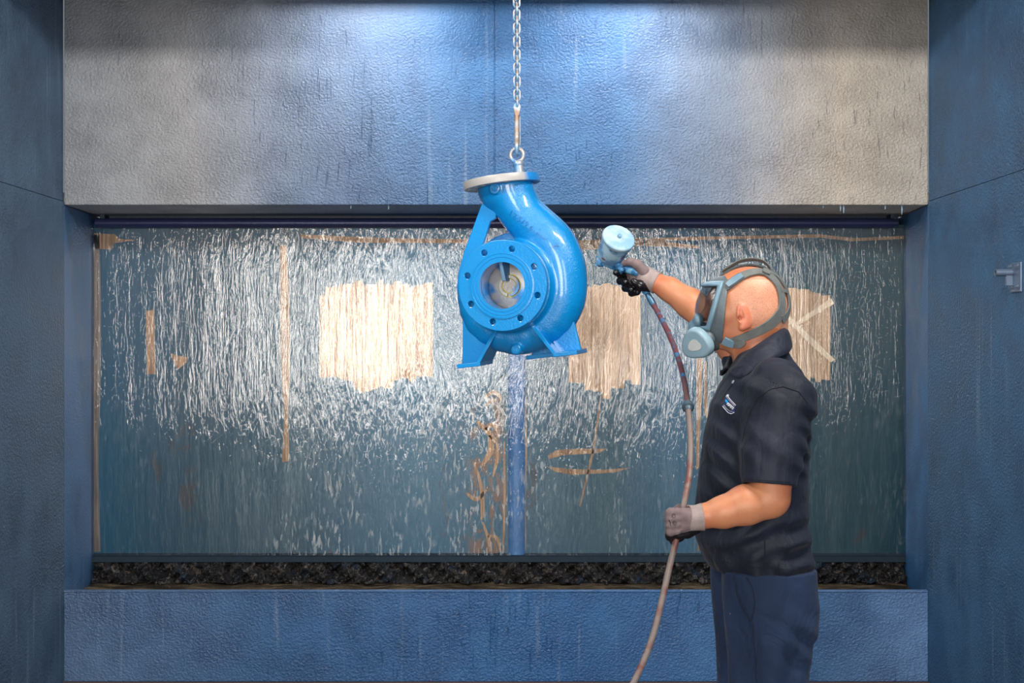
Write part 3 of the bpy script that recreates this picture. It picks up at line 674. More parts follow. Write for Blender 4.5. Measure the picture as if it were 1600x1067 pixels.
def cloth(name, c, rough=.85, spots=None, fold=.004):
    t = NT(name); v = t.coord()
    n1 = t.noise(v, 6, 3); col = t.mix(t.rng(n1, .3, .7), tuple(x*.85 for x in c[:3])+(1,), tuple(x*1.2 for x in c[:3])+(1,))
    if spots:
        for sc_, th, cc in spots: col = t.mix(t.rng(t.vor(v, sc_), th, th*.6, 0, 1), col, cc)
    weave = t.noise(v, 900, 2); soft = t.noise(t.map(v, (1, 1, .7)), 13, 3, .5, .8)
    nr = t.bump(weave, 1, .0004); nr = t.bump(soft, 1, fold, nr)
    t.bsdf(Base_Color=col, Roughness=rough, Normal=nr, Sheen_Weight=.04, Sheen_Roughness=.4, Specular_IOR_Level=.3); return t.m
M_shirt = cloth('navy_polo_knit', srgb(26, 31, 46), .62, None, .012)
M_trou = cloth('navy_work_twill', srgb(30, 46, 74), .85, [(17, .045, srgb(110, 104, 96)), (11, .03, srgb(70, 130, 190))], .014)
M_glove = simple('grey_mauve_glove_knit', srgb(120, 104, 106), .9, 0, .0008, 500, .12)
M_cuff = simple('grey_glove_cuff_knit', srgb(150, 136, 134), .9, 0, .001, 400, .1)
M_black = simple('black_nitrile_coating', srgb(14, 14, 18), .28, 0, .0008, 120)
M_rub = simple('grey_mask_rubber', srgb(86, 98, 104), .5, 0, .0005, 150, .12)
M_rubl = simple('blue_grey_mask_shell', srgb(104, 134, 152), .42, 0, .0004, 120, .12)
M_filt = simple('pale_blue_filter_shell', srgb(122, 150, 164), .45, 0, .0006, 90, .1)
M_strap = simple('grey_head_strap', srgb(92, 96, 96), .6, 0, .0004, 300, .12)
M_label = simple('filter_label', srgb(196, 202, 202), .6, 0, 0, 60, .25)
M_boot = simple('black_work_boot', srgb(26, 24, 24), .5, 0, .001, 100)

HC = P(1163, 483, 3.38); HA = R(10)
hf = Vector((-cos(HA), sin(HA), 0)); hl = Vector((-sin(HA), -cos(HA), 0)); hu = Vector((0, 0, 1))
HM = Matrix(((hf.x, hl.x, hu.x, HC.x), (hf.y, hl.y, hu.y, HC.y), (hf.z, hl.z, hu.z, HC.z), (0, 0, 0, 1)))
HR = np.array(HM)[:3, :3].astype(np.float32); HCn = V3(HC)
def hloc(p): return (p-HCn)@HR
def rotm(ax, deg): return np.array(Matrix.Rotation(R(deg), 3, ax), dtype=np.float32)
def f_head(p):
    q = hloc(p)
    d = ell(q, (-.012, 0, .022), (.100, .078, .091))
    d = smin(d, ell(q, (-.038, 0, -.018), (.070, .070, .062)), .03)
    d = smin(d, ell(q, (.040, 0, -.015), (.055, .062, .082)), .03)
    d = smin(d, ell(q, (.035, 0, -.066), (.052, .054, .042)), .025)
    d = smin(d, ell(q, (.076, 0, -.086), (.018, .024, .017)), .02)
    d = smin(d, ell(q, (.082, 0, .028), (.016, .045, .010)), .02)           # brow
    d = smin(d, rc(q, (.090, 0, .012), (.110, 0, -.022), .007, .011), .012)    # nose
    d = smin(d, ell(q, (.094, 0, -.052), (.010, .024, .008)), .010)          # lips
    for s in (-1, 1):
        d = smin(d, ell(q, (.055, s*.045, -.018), (.024, .018, .020)), .02)  # cheekbone
        d = smax(d, -ell(q, (.098, s*.031, .006), (.014, .014, .010)), .012)
        d = smin(d, ell(q, (.080, s*.031, .006), (.012, .012, .012)), .003)  # eye
    # ears
    qe = q.copy(); qe[:, 1] = np.abs(qe[:, 1])
    Re = rotm('Y', 14)@rotm('Z', 20)
    e = ell(qe, (.002, .080, -.020), (.0185, .0085, .034), Re)
    rim = np.abs(ell(qe, (.001, .083, -.016), (.0175, .010, .029), Re))
    e = smin(e, rc(qe, (.006, .078, -.047), (.007, .079, -.050), .009, .009), .006)
    e = smax(e, -ell(qe, (.0045, .0905, -.014), (.0105, .0075, .021), Re), .003)
    e = smax(e, -ell(qe, (.010, .088, -.026), (.006, .009, .008), Re), .002)
    e = smin(e, ell(qe, (.001, .084, -.013), (.003, .004, .014), Re), .004)
    d = smin(d, e, .005)
    # neck
    d = smin(d, rc(q, (-.022, 0, -.04), (-.040, 0, -.17), .060, .068), .03)
    d = smin(d, rc(q, (-.060, 0, -.052), (-.068, 0, -.15), .045, .05), .03)
    return d
shL, elL, wrL = P(1222, 622, 3.14), P(1203, 778, 3.09), P(1088, 809, 3.09)
shR, elR, wrR = P(1190, 596, 3.54), P(1108, 500, 3.72), P(1018, 438, 3.82)
armL = ([shL, P(1212, 700, 3.11), elL, P(1165, 789, 3.085), P(1130, 800, 3.085), P(1096, 807, 3.09), P(1078, 811, 3.09)], [.058, .054, .047, .0475, .038, .028, .026])
armR = ([shR, P(1146, 542, 3.64), elR, P(1078, 474, 3.76), P(1046, 452, 3.79), P(1022, 440, 3.81), P(1008, 434, 3.825)], [.052, .046, .045, .044, .035, .028, .027])
# torso sections: (py, front px, back px, centre Y, half width)
TS = [(540, 1158, 1226, 3.35, .055), (560, 1150, 1236, 3.345, .085), (578, 1140, 1249, 3.34, .135), (600, 1127, 1258, 3.335, .175), (630, 1113, 1263, 3.33, .19), (680, 1102, 1262, 3.33, .192), (740, 1094, 1259, 3.33, .188),
      (800, 1087, 1259, 3.33, .190), (840, 1088, 1262, 3.33, .190), (868, 1098, 1266, 3.33, .186), (892, 1112, 1268, 3.33, .182), (920, 1118, 1266, 3.33, .180), (960, 1122, 1264, 3.33, .175)]
TS = [(EYE-(a-533.5)/F*Y, (b-800)/F*Y, (c-800)/F*Y, Y, w_) for a, b, c, Y, w_ in TS][::-1]
TZ = [q[0] for q in TS]
def torso(p, inf=0.0):
    z = p[:, 2]; f_ = [np.interp(z, TZ, [q[k] for q in TS]) for k in (1, 2, 3, 4)]
    cx = (f_[0]+f_[1])/2; a = (f_[1]-f_[0])/2+inf; b = f_[3]+inf
    return ((np.abs((p[:, 0]-cx)/a)**2.2+np.abs((p[:, 1]-f_[2])/b)**2.2)**(1/2.2)-1)*np.minimum(a, b)
zT = EYE-(556-533.5)/F*3.34
def f_body(p):
    d = f_head(p)
    t_ = np.maximum(torso(p, -.016), p[:, 2]-zT); t_ = np.maximum(t_, 1.0-p[:, 2])
    d = smin(d, t_, .02)
    d = smin(d, chain(p, *armL, k=.012), .02); d = smin(d, chain(p, *armR, k=.012), .02)
    return d
person = empty('person', (P(1190, 900, 3.33).x, 3.33, 0), 'person in a navy polo shirt and respirator spraying paint, standing in profile', 'person')
def m_body(c):
    q = hloc(c); m = np.zeros(len(c))
    sc_ = (q[:, 2] > -.05) & (q[:, 0] < .035) & (q[:, 2] > -.035+q[:, 0]*.9) & (q[:, 2] < .075)
    m[sc_] = 1; qa = q.copy(); qa[:, 1] = np.abs(qa[:, 1]); m[ell(qa, (.002, .084, -.020), (.0185, .0095, .035), rotm('Y', 14)@rotm('Z', 20)) < .0015] = 2
    return m
body = sdf_obj('body', f_body, (.34, 2.98, .88), (.80, 3.90, 1.80), .0028, [M_skin, M_scalp, M_ear], person, m_body, smooth_it=2)
hb = bvh_of(body)

# polo shirt
def fold(p):
    x, y, z = p[:, 0], p[:, 1], p[:, 2]; near = np.clip((3.36-y)*6, 0, 1)
    g = lambda cx, cz, rx, rz: np.exp(-((x-cx)/rx)**2-((z-cz)/rz)**2)
    f_ = .0045*np.sin((z+x*1.1)*95+np.sin(x*17)*1.5)*g(.50, 1.30, .05, .13)            # folds from the arm-pit to the belly
    f_ = f_+.005*np.sin((z*.8-x*.5)*88+np.sin(z*23)*1.2)*g(.545, 1.13, .10, .08)
    f_ = f_+.006*np.sin(z*105+x*20+np.sin(x*40))*g(.72, 1.05, .06, .09)
    f_ = f_+.004*np.sin((z+x*.6)*120)*g(.72, 1.35, .05, .10)
    f_ = f_+.003*np.sin(x*80+z*22+np.sin(z*15))*g(.6, 1.0, .14, .06)
    f_ = f_+.0035*np.sin((x*.9+z)*70)*g(.60, 1.47, .08, .05)
    return 1.9*f_*near
slL = [P(1212, 596, 3.18), P(1224, 628, 3.13), P(1208, 708, 3.10), P(1199, 775, 3.085)], [.060, .078, .071, .064]
slR = [P(1200, 596, 3.48), P(1190, 596, 3.54), P(1164, 562, 3.62), P(1140, 535, 3.68)], [.060, .066, .058, .052]
hemL = (P(1201, 757, 3.085), (P(1203, 775, 3.085)-P(1207, 700, 3.1)).normalized())
hemR = (P(1156, 553, 3.64), (P(1108, 500, 3.72)-P(1150, 560, 3.62)).normalized())
zhem = lambda x: EYE-(np.interp(x, [.53, .63, .78], [884, 892, 897])-533.5)/F*3.33
def f_shirt(p):
    t_ = torso(p, 0.0)-fold(p)
    t_ = smax(t_, p[:, 2]-(EYE-(549-533.5)/F*3.34)-(p[:, 0]-.60)*.42, .01)
    sl = chain(p, *slL, k=.02)-.6*fold(p)+.0025*np.sin(p[:, 2]*75+p[:, 0]*60)*np.exp(-((p[:, 2]-1.33)/.06)**2)
    sl = np.maximum(sl, (p-V3(hemL[0]))@V3(hemL[1]))
    sr = chain(p, *slR, k=.02); sr = np.maximum(sr, (p-V3(hemR[0]))@V3(hemR[1]))
    d = smin(smin(t_, sl, .05), sr, .03)
    ti = torso(p, -.008); sli = chain(p, slL[0], [r-.0075 for r in slL[1]], .02); sri = chain(p, slR[0], [r-.0075 for r in slR[1]], .02)
    ins = np.minimum(np.minimum(np.maximum(ti, p[:, 2]-.99), sli), sri)
    d = np.maximum(d, -ins)
    return np.maximum(d, zhem(p[:, 0])-p[:, 2])
shirt = sdf_obj('polo_shirt', f_shirt, (.46, 2.98, .95), (.82, 3.76, 1.60), .0028, M_shirt, person, smooth_it=2)
sbv = bvh_of(shirt)
def surf_line(name, px, bv, mat, par, r=.0012, off=.0004, sub=5, Wf=None):
    L = []
    for (a, b), (c, d) in zip(px[:-1], px[1:]):
        for k in range(sub): L.append((a+(c-a)*k/sub, b+(d-b)*k/sub))
    L.append(px[-1]); pts = []
    for a, b in L:
        h, n = onto(bv, a, b)
        if h is not None and (not pts or (h-pts[-1]).length < .05): pts.append(h+n*off)
    if len(pts) > 2: return MB().tube(pts, r, 6).build(name, mat, par)
M_seam = simple('shirt_seam', srgb(12, 14, 24), .9)
surf_line('seam', [(1216, 552), (1220, 575), (1223, 602), (1224, 622)], sbv, M_seam, shirt)
surf_line('seam', [(1224, 604), (1204, 608), (1184, 622), (1172, 645), (1164, 672), (1160, 690)], sbv, M_seam, shirt)
surf_line('seam', [(1224, 604), (1248, 612), (1262, 630)], sbv, M_seam, shirt)
surf_line('seam', [(1165, 748), (1190, 750), (1215, 752), (1234, 753)], sbv, M_seam, shirt, .0008)
surf_line('seam', [(1195, 845), (1195, 870), (1193, 890)], sbv, M_seam, shirt)
surf_line('seam', [(1124, 876), (1160, 884), (1200, 888), (1240, 890), (1264, 889)], sbv, M_seam, shirt, .0008)
# collar: stand and fall
Tn = [(1226, 515, 3.36), (1217, 519, 3.295), (1192, 536, 3.262), (1166, 555, 3.272), (1151, 571, 3.30), (1145, 577, 3.335)]
Bn = [(1232, 536, 3.36), (1229, 549, 3.268), (1205, 562, 3.215), (1178, 577, 3.212), (1160, 590, 3.225), (1144, 582, 3.30)]
def mir(v, c=3.365): return Vector((v.x, 2*c-v.y, v.z))
Tw = [P(*a) for a in Tn]; Bw = [P(*a) for a in Bn]
def dense(L, m=5): return catmull([Vector(a) for a in L], [1]*len(L), m)[0]
for side in (0, 1):
    T_, B_ = dense(Tw), dense(Bw)
    if side: T_ = [mir(a) for a in T_]; B_ = [mir(a) for a in B_]
    cx = Vector((P(1188, 560, 3.365).x, 3.365, 0)); vs = []; fs = []; n_ = len(T_)
    for a, b in zip(T_, B_):
        o_ = Vector((a.x-cx.x, a.y-cx.y, 0)).normalized()
        top_ = a+Vector((0, 0, .004)); row = [a-Vector((0, 0, .03))-o_*.002, a-o_*.002, top_+o_*.004]+[a.lerp(b, k/4)+o_*.008 for k in range(1, 5)]+[b+o_*.004]
        vs += row
    m_ = 8
    for i in range(n_-1):
        for j in range(m_-1): k = i*m_+j; fs.append((k, k+1, k+m_+1, k+m_))
    o = mesh('collar' if not side else 'collar', vs, fs, M_shirt, shirt)
    sd = o.modifiers.new('thick', 'SOLIDIFY'); sd.thickness = .005; sd.offset = 0
# placket with buttons
M_btn = simple('pale_button', srgb(150, 156, 170), .4)
surf_line('placket', [(1148, 596), (1136, 612), (1128, 626)], sbv, M_seam, shirt, .0016)
for px, py in ((1146, 597), (1137, 619)):
    h, n = onto(sbv, px, py)
    if h: MB(Matrix.Translation(h) @ rot_to(n)).lathe([(.0005, .0025), (.0045, .0025), (.005, .0015), (.005, 0)], axis='z', n=14).build('button', M_btn, shirt)
# embroidered badge
def surf_poly(name, poly, mat, par, off, bv=sbv):
    pts = []
    for a, b in poly:
        h, n = onto(bv, a, b); pts.append(h+n*off)
    c_ = sum(pts, Vector())/len(pts); me = mesh(name, pts, [tuple(range(len(pts)))], mat, par, False); 
    m = me.modifiers.new('thick', 'SOLIDIFY'); m.thickness = .0006; return me
M_bn, M_bw, M_bc = simple('badge_navy', srgb(20, 36, 96), .8), simple('badge_white', srgb(205, 208, 220), .8), simple('badge_cyan', srgb(0, 142, 205), .8)
bq = lambda L: [(1110+a/17.78, 600+b/17.78) for a, b in L]
badge = surf_poly('badge', bq([(480, 330), (540, 440), (620, 520), (715, 610), (690, 690), (680, 760), (590, 830), (480, 770), (370, 640), (390, 530), (430, 420)]), M_bn, shirt, .0012)
def surf_strip(name, pts, r, mat, par, off=.0022): return surf_line(name, pts, sbv, mat, par, r, off, 4)
surf_strip('badge_border', bq([(470, 350), (485, 315), (520, 380), (600, 480), (720, 600)]), .0009, M_bw, badge)
surf_strip('badge_border', bq([(360, 620), (450, 730), (520, 800), (600, 830), (680, 790)]), .0009, M_bw, badge)
surf_strip('badge_stripe', bq([(480, 390), (560, 490), (690, 620)]), .0004, M_bw, badge)
surf_strip('badge_stripe', bq([(390, 590), (470, 690), (560, 760), (640, 770)]), .0004, M_bw, badge)
surf_poly('badge_star', bq([(440, 420), (500, 480), (480, 550), (420, 480)]), M_bc, badge, .002)
mt = MB()
for i, g in enumerate('PUMPS'): put(g, *bq([(495+i*36, 560+i*30)])[0], R(38), .0105, mt, sbv, .003)
mt.build('badge_lettering', M_bw, badge, False)

# trousers
def legchain(p, Yc, s):
    L = [(880, 1118, 1262, Yc, .098), (920, 1119, 1264, Yc, .102), (955, 1122, 1266, Yc, .104), (985, 1125, 1259, Yc, .102), (1010, 1128, 1252, Yc, .098), (1067, 1132, 1248, Yc, .09), (1180, 1142, 1240, Yc, .075), (1300, 1146, 1238, Yc, .065), (1430, 1150, 1232, Yc, .062), (1466, 1146, 1236, Yc, .064)]
    L = [(EYE-(a-533.5)/F*3.33, (b-800)/F*3.33, (c-800)/F*3.33, Y, w_) for a, b, c, Y, w_ in L][::-1]
    z = p[:, 2]; Z = [q[0] for q in L]; f_ = [np.interp(z, Z, [q[k] for q in L]) for k in (1, 2, 3, 4)]
    sh = s*np.clip(.68-z, 0, .9)*.10
    cx = (f_[0]+f_[1])/2+sh; a = (f_[1]-f_[0])/2
    return (((p[:, 0]-cx)/a)**2+((p[:, 1]-f_[2])/f_[3])**2)**.5*np.minimum(a, f_[3])-np.minimum(a, f_[3])
def f_tr(p):
    x, z = p[:, 0], p[:, 2]
    g = lambda cx, cz, rx, rz: np.exp(-((x-cx)/rx)**2-((z-cz)/rz)**2)
    fo = .006*np.sin((x*1.0-z*.35)*70+np.sin(z*9))*g(.70, .75, .07, .14)+.006*np.sin((z*1.1+x*.9)*75)*g(.72, .83, .06, .07)+.005*np.sin(x*60+z*10)*g(.60, .68, .1, .2)
    fo = fo+.007*np.sin((z+x*.4)*60)*np.exp(-((z-.45)/.1)**2)+.008*np.sin(z*80)*np.exp(-((z-.12)/.08)**2)
    d = smin(legchain(p, 3.235, 1), legchain(p, 3.425, -1), .05)-fo
    return np.maximum(np.maximum(d, z-1.0), .075-z)
trou = sdf_obj('trousers', f_tr, (.48, 3.11, .06), (.84, 3.55, 1.01), .0035, M_trou, person, smooth_it=2)
tbv = bvh_of(trou)
M_tseam = simple('trouser_seam', srgb(14, 24, 44), .9)
surf_line('pocket_welt', [(1148, 900), (1152, 925), (1160, 950), (1173, 971)], tbv, M_tseam, trou, .0018)
surf_line('pocket_welt', [(1173, 971), (1177, 960), (1180, 940), (1176, 918), (1166, 902)], tbv, M_tseam, trou, .0014)
surf_line('seam', [(1176, 972), (1178, 1000), (1181, 1035), (1182, 1066)], tbv, M_tseam, trou, .001)
for s, Yc in ((1, 3.235), (-1, 3.425)):
    xc = P(1191, 1460, 3.33).x+s*.05
    def f_b(p):
        d = smin(ell(p, (xc-.10, Yc, .045), (.125, .05, .055)), rbox(p, (xc-.01, Yc, .05), (.085, .042, .05), .03), .03)
        d = smin(d, rc(p, (xc+.03, Yc, .06), (xc+.02, Yc, .16), .047, .05), .03)
        d = np.maximum(d, .012-p[:, 2])
        return np.minimum(d, np.maximum(rbox(p, (xc-.06, Yc, .012), (.16, .05, .012), .01), -p[:, 2]))
    sdf_obj('boot', f_b, (xc-.26, Yc-.08, -.01), (xc+.12, Yc+.08, .2), .004, M_boot, person)

# ---- gloves
def mk_glove(name, parts, cuff, blacks, lo, hi, label=None):
    """parts: list of sdf closures; blacks: closures that are coated black"""
    def f(p):
        d = None
        for g, k in parts: e = g(p); d = e if d is None else smin(d, e, k)
        return d
    def mf(c):
        m = np.zeros(len(c)); b = np.min([g(c) for g in blacks], axis=0); a = np.min([g(c) for g, k in parts if g not in blacks], axis=0)
        m[b < a+.0005] = 1; return m
    o = sdf_obj(name, f, lo, hi, .0018, [M_glove, M_black], person, mf, smooth_it=2)
    c = MB(); c.tube(*cuff, n=28, caps=False); co = c.build('cuff', M_cuff, o, True, 80)
    sd = co.modifiers.new('thick', 'SOLIDIFY'); sd.thickness = .003; return o
ch = lambda pts, rs, k=.006: (lambda p: chain(p, pts, rs, k))
# near hand: fist round the hose
q = lambda a, b, Y: P(a, b, Y)
fing = []
for i, (ky, yy) in enumerate([(800, 0), (809, 0), (819, .001), (829, .003)]):
    r = [.0105, .0108, .0105, .0095][i]
    fing.append(ch([q(1058, ky, 3.066+yy), q(1048, ky+1, 3.072+yy), q(1045.5, ky+3, 3.096), q(1050, ky+4, 3.120), q(1062, ky+3, 3.128)], [r*1.05, r*1.08, r, r*.95, r*.85]))
thumb = ch([q(1084, 802, 3.105), q(1074, 797, 3.128), q(1062, 795, 3.142), q(1052, 799, 3.144)], [.014, .0125, .0115, .0095])
palm = lambda p: smin(rc(p, q(1080, 807, 3.082), q(1060, 804, 3.074), .022, .0165), rc(p, q(1082, 814, 3.085), q(1060, 823, 3.078), .021, .0145), .012)
heel = ch([q(1087, 825, 3.095), q(1074, 832, 3.092), q(1060, 836, 3.09)], [.015, .0135, .011])
pink = ch([q(1047, 832, 3.080), q(1047, 838, 3.094), q(1053, 844, 3.112), q(1064, 840, 3.124)], [.009, .0105, .0105, .009])
mk_glove('glove', [(palm, .01), (thumb, .008)]+[(g, .0045) for g in fing]+[(heel, .008), (pink, .004)],
         ([q(1074, 809, 3.088), q(1080, 809.5, 3.09), q(1088, 809, 3.09), q(1094, 808, 3.09), q(1098, 807.5, 3.09)], [.0305, .0315, .031, .0325, .0335]), [heel, pink], (.355, 3.03, 1.07), (.47, 3.17, 1.21))
# far hand: round the grip of the spray gun, finger tips towards the camera
gpalm = lambda p: smin(rc(p, q(1013, 436, 3.82), q(992, 424, 3.845), .029, .023), rc(p, q(1008, 440, 3.83), q(990, 436, 3.862), .027, .020), .015)
gth = ch([q(1006, 424, 3.805), q(996, 413, 3.80), q(985, 409, 3.815), q(976, 411, 3.835)], [.017, .0145, .0115, .010])
gin = ch([q(992, 428, 3.865), q(976, 426, 3.865), q(966, 427, 3.845), q(962, 426, 3.825)], [.0125, .0115, .0105, .009])
gmi = ch([q(994, 434, 3.865), q(977, 436, 3.862), q(969, 439, 3.838), q(977, 441, 3.815)], [.0125, .0115, .0108, .0095])
gri = ch([q(998, 441, 3.86), q(983, 447, 3.858), q(977, 450, 3.834), q(986, 453, 3.808)], [.0125, .0115, .0105, .0095])
gpi = ch([q(1003, 448, 3.855), q(990, 455, 3.85), q(987, 458, 3.828), q(996, 457, 3.806)], [.012, .011, .0098, .009])
gbl = ch([q(1012, 450, 3.812), q(1000, 446, 3.80), q(990, 440, 3.80)], [.014, .014, .010])
mk_glove('glove', [(gpalm, .01), (gth, .008), (gin, .004), (gmi, .004), (gri, .004), (gpi, .004), (gbl, .008)],
         ([q(1006, 431, 3.828), q(1012, 435, 3.82), q(1020, 439, 3.812), q(1027, 442, 3.807)], [.0335, .0325, .0315, .034]), [gin, gmi, gri, gpi, gbl], (.28, 3.75, 1.67), (.47, 3.92, 1.86))
# print on the back of the near glove
gb = bvh_of([o for o in C.objects if o.name == 'glove'][0]); gl_o = bpy.data.objects['glove']
pr = []
for cx_, cy_, r_ in ((1052.5, 806, 2.6), (1054, 817, 3.0), (1054, 817, 1.5)):
    surf_line('glove_print', [(cx_+r_*cos(a), cy_+r_*1.2*sin(a)) for a in [2*pi*k/12 for k in range(13)]], gb, M_black, gl_o, .0005, .0004, 1)
surf_line('glove_print', [(1045, 812), (1047, 816), (1048, 822)], gb, M_black, gl_o, .0010, .0004, 2)

# ---- respirator
mask = empty('respirator', HM @ Vector((.06, 0, 0)), None); mask.parent = person; bpy.context.view_layer.update(); mask.matrix_parent_inverse = person.matrix_world.inverted()
mask['label'] = 'grey full-face respirator with clear visor and pale blue filters'
EC = (.040, 0, -.006); ER = (.088, .083, .098)
def win(q): # opening of the visor (positive outside)
    return np.maximum(np.maximum(.079-.28*(q[:, 2]+.0)-q[:, 0]-.0*q[:, 1], q[:, 2]-.066), -.052-q[:, 2])
def f_mask(q):
    e = ell(q, EC, ER); sh = np.abs(e+.003)-.0035
    rear = .048-.10*(q[:, 2])-q[:, 0]
    sh = np.maximum(sh, rear); sh = np.maximum(sh, -.098-q[:, 2]); sh = np.maximum(sh, q[:, 2]-.088)
    w_ = win(q)
    sh = smax(sh, -w_-.001, .003) if False else np.maximum(sh, -(w_+.004))
    return sh
def f_rim(q):
    e = ell(q, EC, ER); w_ = win(q); rr = np.sqrt((e-.001)**2+(w_)**2)-.0075
    return np.maximum(rr, .03-q[:, 0])
def f_lens(q):
    e = ell(q, EC, ER); return np.maximum(np.abs(e-.0005)-.0012, win(q)-.001)
lo, hi = (.02, -.11, -.125), (.155, .11, .11)
body_m = sdf_obj('face_skirt', f_mask, lo, hi, .0018, M_rub, mask, M=HM, smooth_it=2)
sdf_obj('visor_frame', f_rim, lo, hi, .0018, M_rubl, mask, M=HM, smooth_it=2)
t = NT('visor_polycarbonate'); 
fr = t.math('ADD', t.math('MULTIPLY', t.math('POWER', t.n('LayerWeight', {'Blend': .5}).outputs['Facing'], 4.0), .5), .06); a_ = t.n('BsdfTransparent', {'Color': (.72, .76, .78, 1)}); b_ = t.n('BsdfGlossy', {'Roughness': .06})
mx = t.n('MixShader', {0: fr, 1: a_.outputs[0], 2: b_.outputs[0]}); t.t.links.new(mx.outputs[0], t.out.inputs[0]); M_vis = t.m
sdf_obj('visor', f_lens, lo, hi, .0016, M_vis, mask, M=HM, smooth_it=2)
def f_snout(q):
    d = ell(q, (.110, 0, -.066), (.034, .036, .032))
    for s in (-1, 1): d = smin(d, rc(q, (.095, s*.015, -.066), (.095, s*.05, -.078), .022, .022), .012)
    d = smin(d, ell(q, (.088, 0, -.088), (.034, .050, .024)), .012)
    return d
sdf_obj('nose_cup', f_snout, lo, hi, .0022, M_rub, mask, M=HM)
sdf_obj('exhale_valve', lambda q: smin(ell(q, (.132, 0, -.056), (.016, .030, .030)), ell(q, (.12, .02, -.03), (.014, .022, .02)), .01), lo, hi, .002, M_rubl, mask, M=HM)
for s in (-1, 1):
    nrm_ = Vector((.42, s*.86, -.28)).normalized(); c_ = Vector((.1220, s*.062, -.092))
    zl = nrm_; xl = Vector((.82, -s*.42, -.2)); xl = (xl-zl*xl.dot(zl)).normalized(); yl_ = zl.cross(xl)
    Rm = np.array(Matrix((xl, yl_, zl)).transposed(), dtype=np.float32)
    def f_fil(q, Rm=Rm, c_=c_, s=s):
        l = ((q-V3(c_))@Rm)/1.1
        tri = [(-.016, .016*s), (.022, .014*s), (.004, -.020*s), (-.018, -.008*s)]
        # rounded pebble shape
        a = np.arctan2(l[:, 1]*s, l[:, 0]); rad = .0385+.003*np.cos(3*(a-.4))+.001*np.cos(2*a)
        r2 = np.sqrt(l[:, 0]**2+l[:, 1]**2)-rad
        h1 = np.abs(l[:, 2])-.0125
        return smax(r2+.22*np.clip(l[:, 2], 0, 1), h1, .006)
    fo = sdf_obj('filter', f_fil, (c_.x-.06, c_.y-.06, c_.z-.06), (c_.x+.06, c_.y+.06, c_.z+.06), .0018, M_filt, mask, M=HM)
    MM = HM @ Matrix.Translation(c_+zl*.0143) @ Matrix((xl, yl_, zl)).transposed().to_4x4()
    pl = MB(MM); pl.add([(.019*cos(a)*(1+.1*cos(3*(a-.4))), .015*s*sin(a)*(1+.1*cos(3*(a-.4))), .0006) for a in [2*pi*k/28 for k in range(28)]]+[(.019*cos(a)*(1+.1*cos(3*(a-.4))), .015*s*sin(a)*(1+.1*cos(3*(a-.4))), -.002) for a in [2*pi*k/28 for k in range(28)]],
       [tuple(range(28))]+[(k, (k+1) % 28, 28+(k+1) % 28, 28+k) for k in range(28)]); pl.build('filter_label', M_label, fo, False)
    rg = MB(MM @ Matrix.Translation((0, 0, -.0155)))
    ring = [((.0385+.003*cos(3*(a-.4))+.001*cos(2*a)+.0008)*cos(a), (.0385+.003*cos(3*(a-.4))+.001*cos(2*a)+.0008)*sin(a)*s, 0) for a in [2*pi*k/48 for k in range(48)]]
    rg.tube(ring, .0016, 6, True); rg.build('filter_rim', M_label, fo)
# straps
def hpt(px, py, ly, off=.0035):
    """image position of the near side -> point on the head"""
    lx = ((1163-px)/592+ly*sin(HA)*-1)/cos(HA); lz = (483-py)/592
    w_ = HM @ Vector((lx, ly, lz)); h, n, i, d = hb.find_nearest(w_); c_ = HM @ Vector((-.012, 0, .01))
    if n.dot(h-c_) < 0: n = -n
    return h+n*off, n
def ribbon(name, pts, wd, mat=M_strap, mirror=False, th=.0028, off=.0035, onhead=True):
    P_, N_ = [], []
    L = dense([Vector((a, b, c*100)) for a, b, c in pts], 5); ws = np.interp(np.linspace(0, 1, len(L)), np.linspace(0, 1, len(wd)), wd)
    for v in L:
        h, n = hpt(v.x, v.y, v.z/100, off); P_.append(h); N_.append(n)
    for _ in range(2):
        P_ = [P_[0]]+[(P_[i-1]+P_[i]*2+P_[i+1])/4 for i in range(1, len(P_)-1)]+[P_[-1]]; N_ = [N_[0]]+[(N_[i-1]+N_[i]*2+N_[i+1]).normalized() for i in range(1, len(N_)-1)]+[N_[-1]]
    vs = []; fs = []; HMi = HM.inverted()
    for i, (p_, n_) in enumerate(zip(P_, N_)):
        t_ = (P_[min(i+1, len(P_)-1)]-P_[max(i-1, 0)]).normalized(); b_ = t_.cross(n_).normalized(); w_ = ws[i]*.66
        for u_, o_ in ((-1, -.0), (-.9, th), (.9, th), (1, 0), (.9, -.002), (-.9, -.002)): vs.append(p_+b_*w_*u_+n_*o_)
    m_ = 6; k_ = len(P_)
    for i in range(k_-1):
        for j in range(m_): fs.append((i*m_+j, i*m_+(j+1) % m_, (i+1)*m_+(j+1) % m_, (i+1)*m_+j))
    fs += [tuple(range(m_)), tuple((k_-1)*m_+j for j in range(m_))[::-1]]
    if mirror:
        v2 = []
        for v in vs: l = HMi @ v; l.y *= -1; v2.append(HM @ l)
        vs = v2
    return sharp(mesh(name, vs, fs, mat, mask), 50)
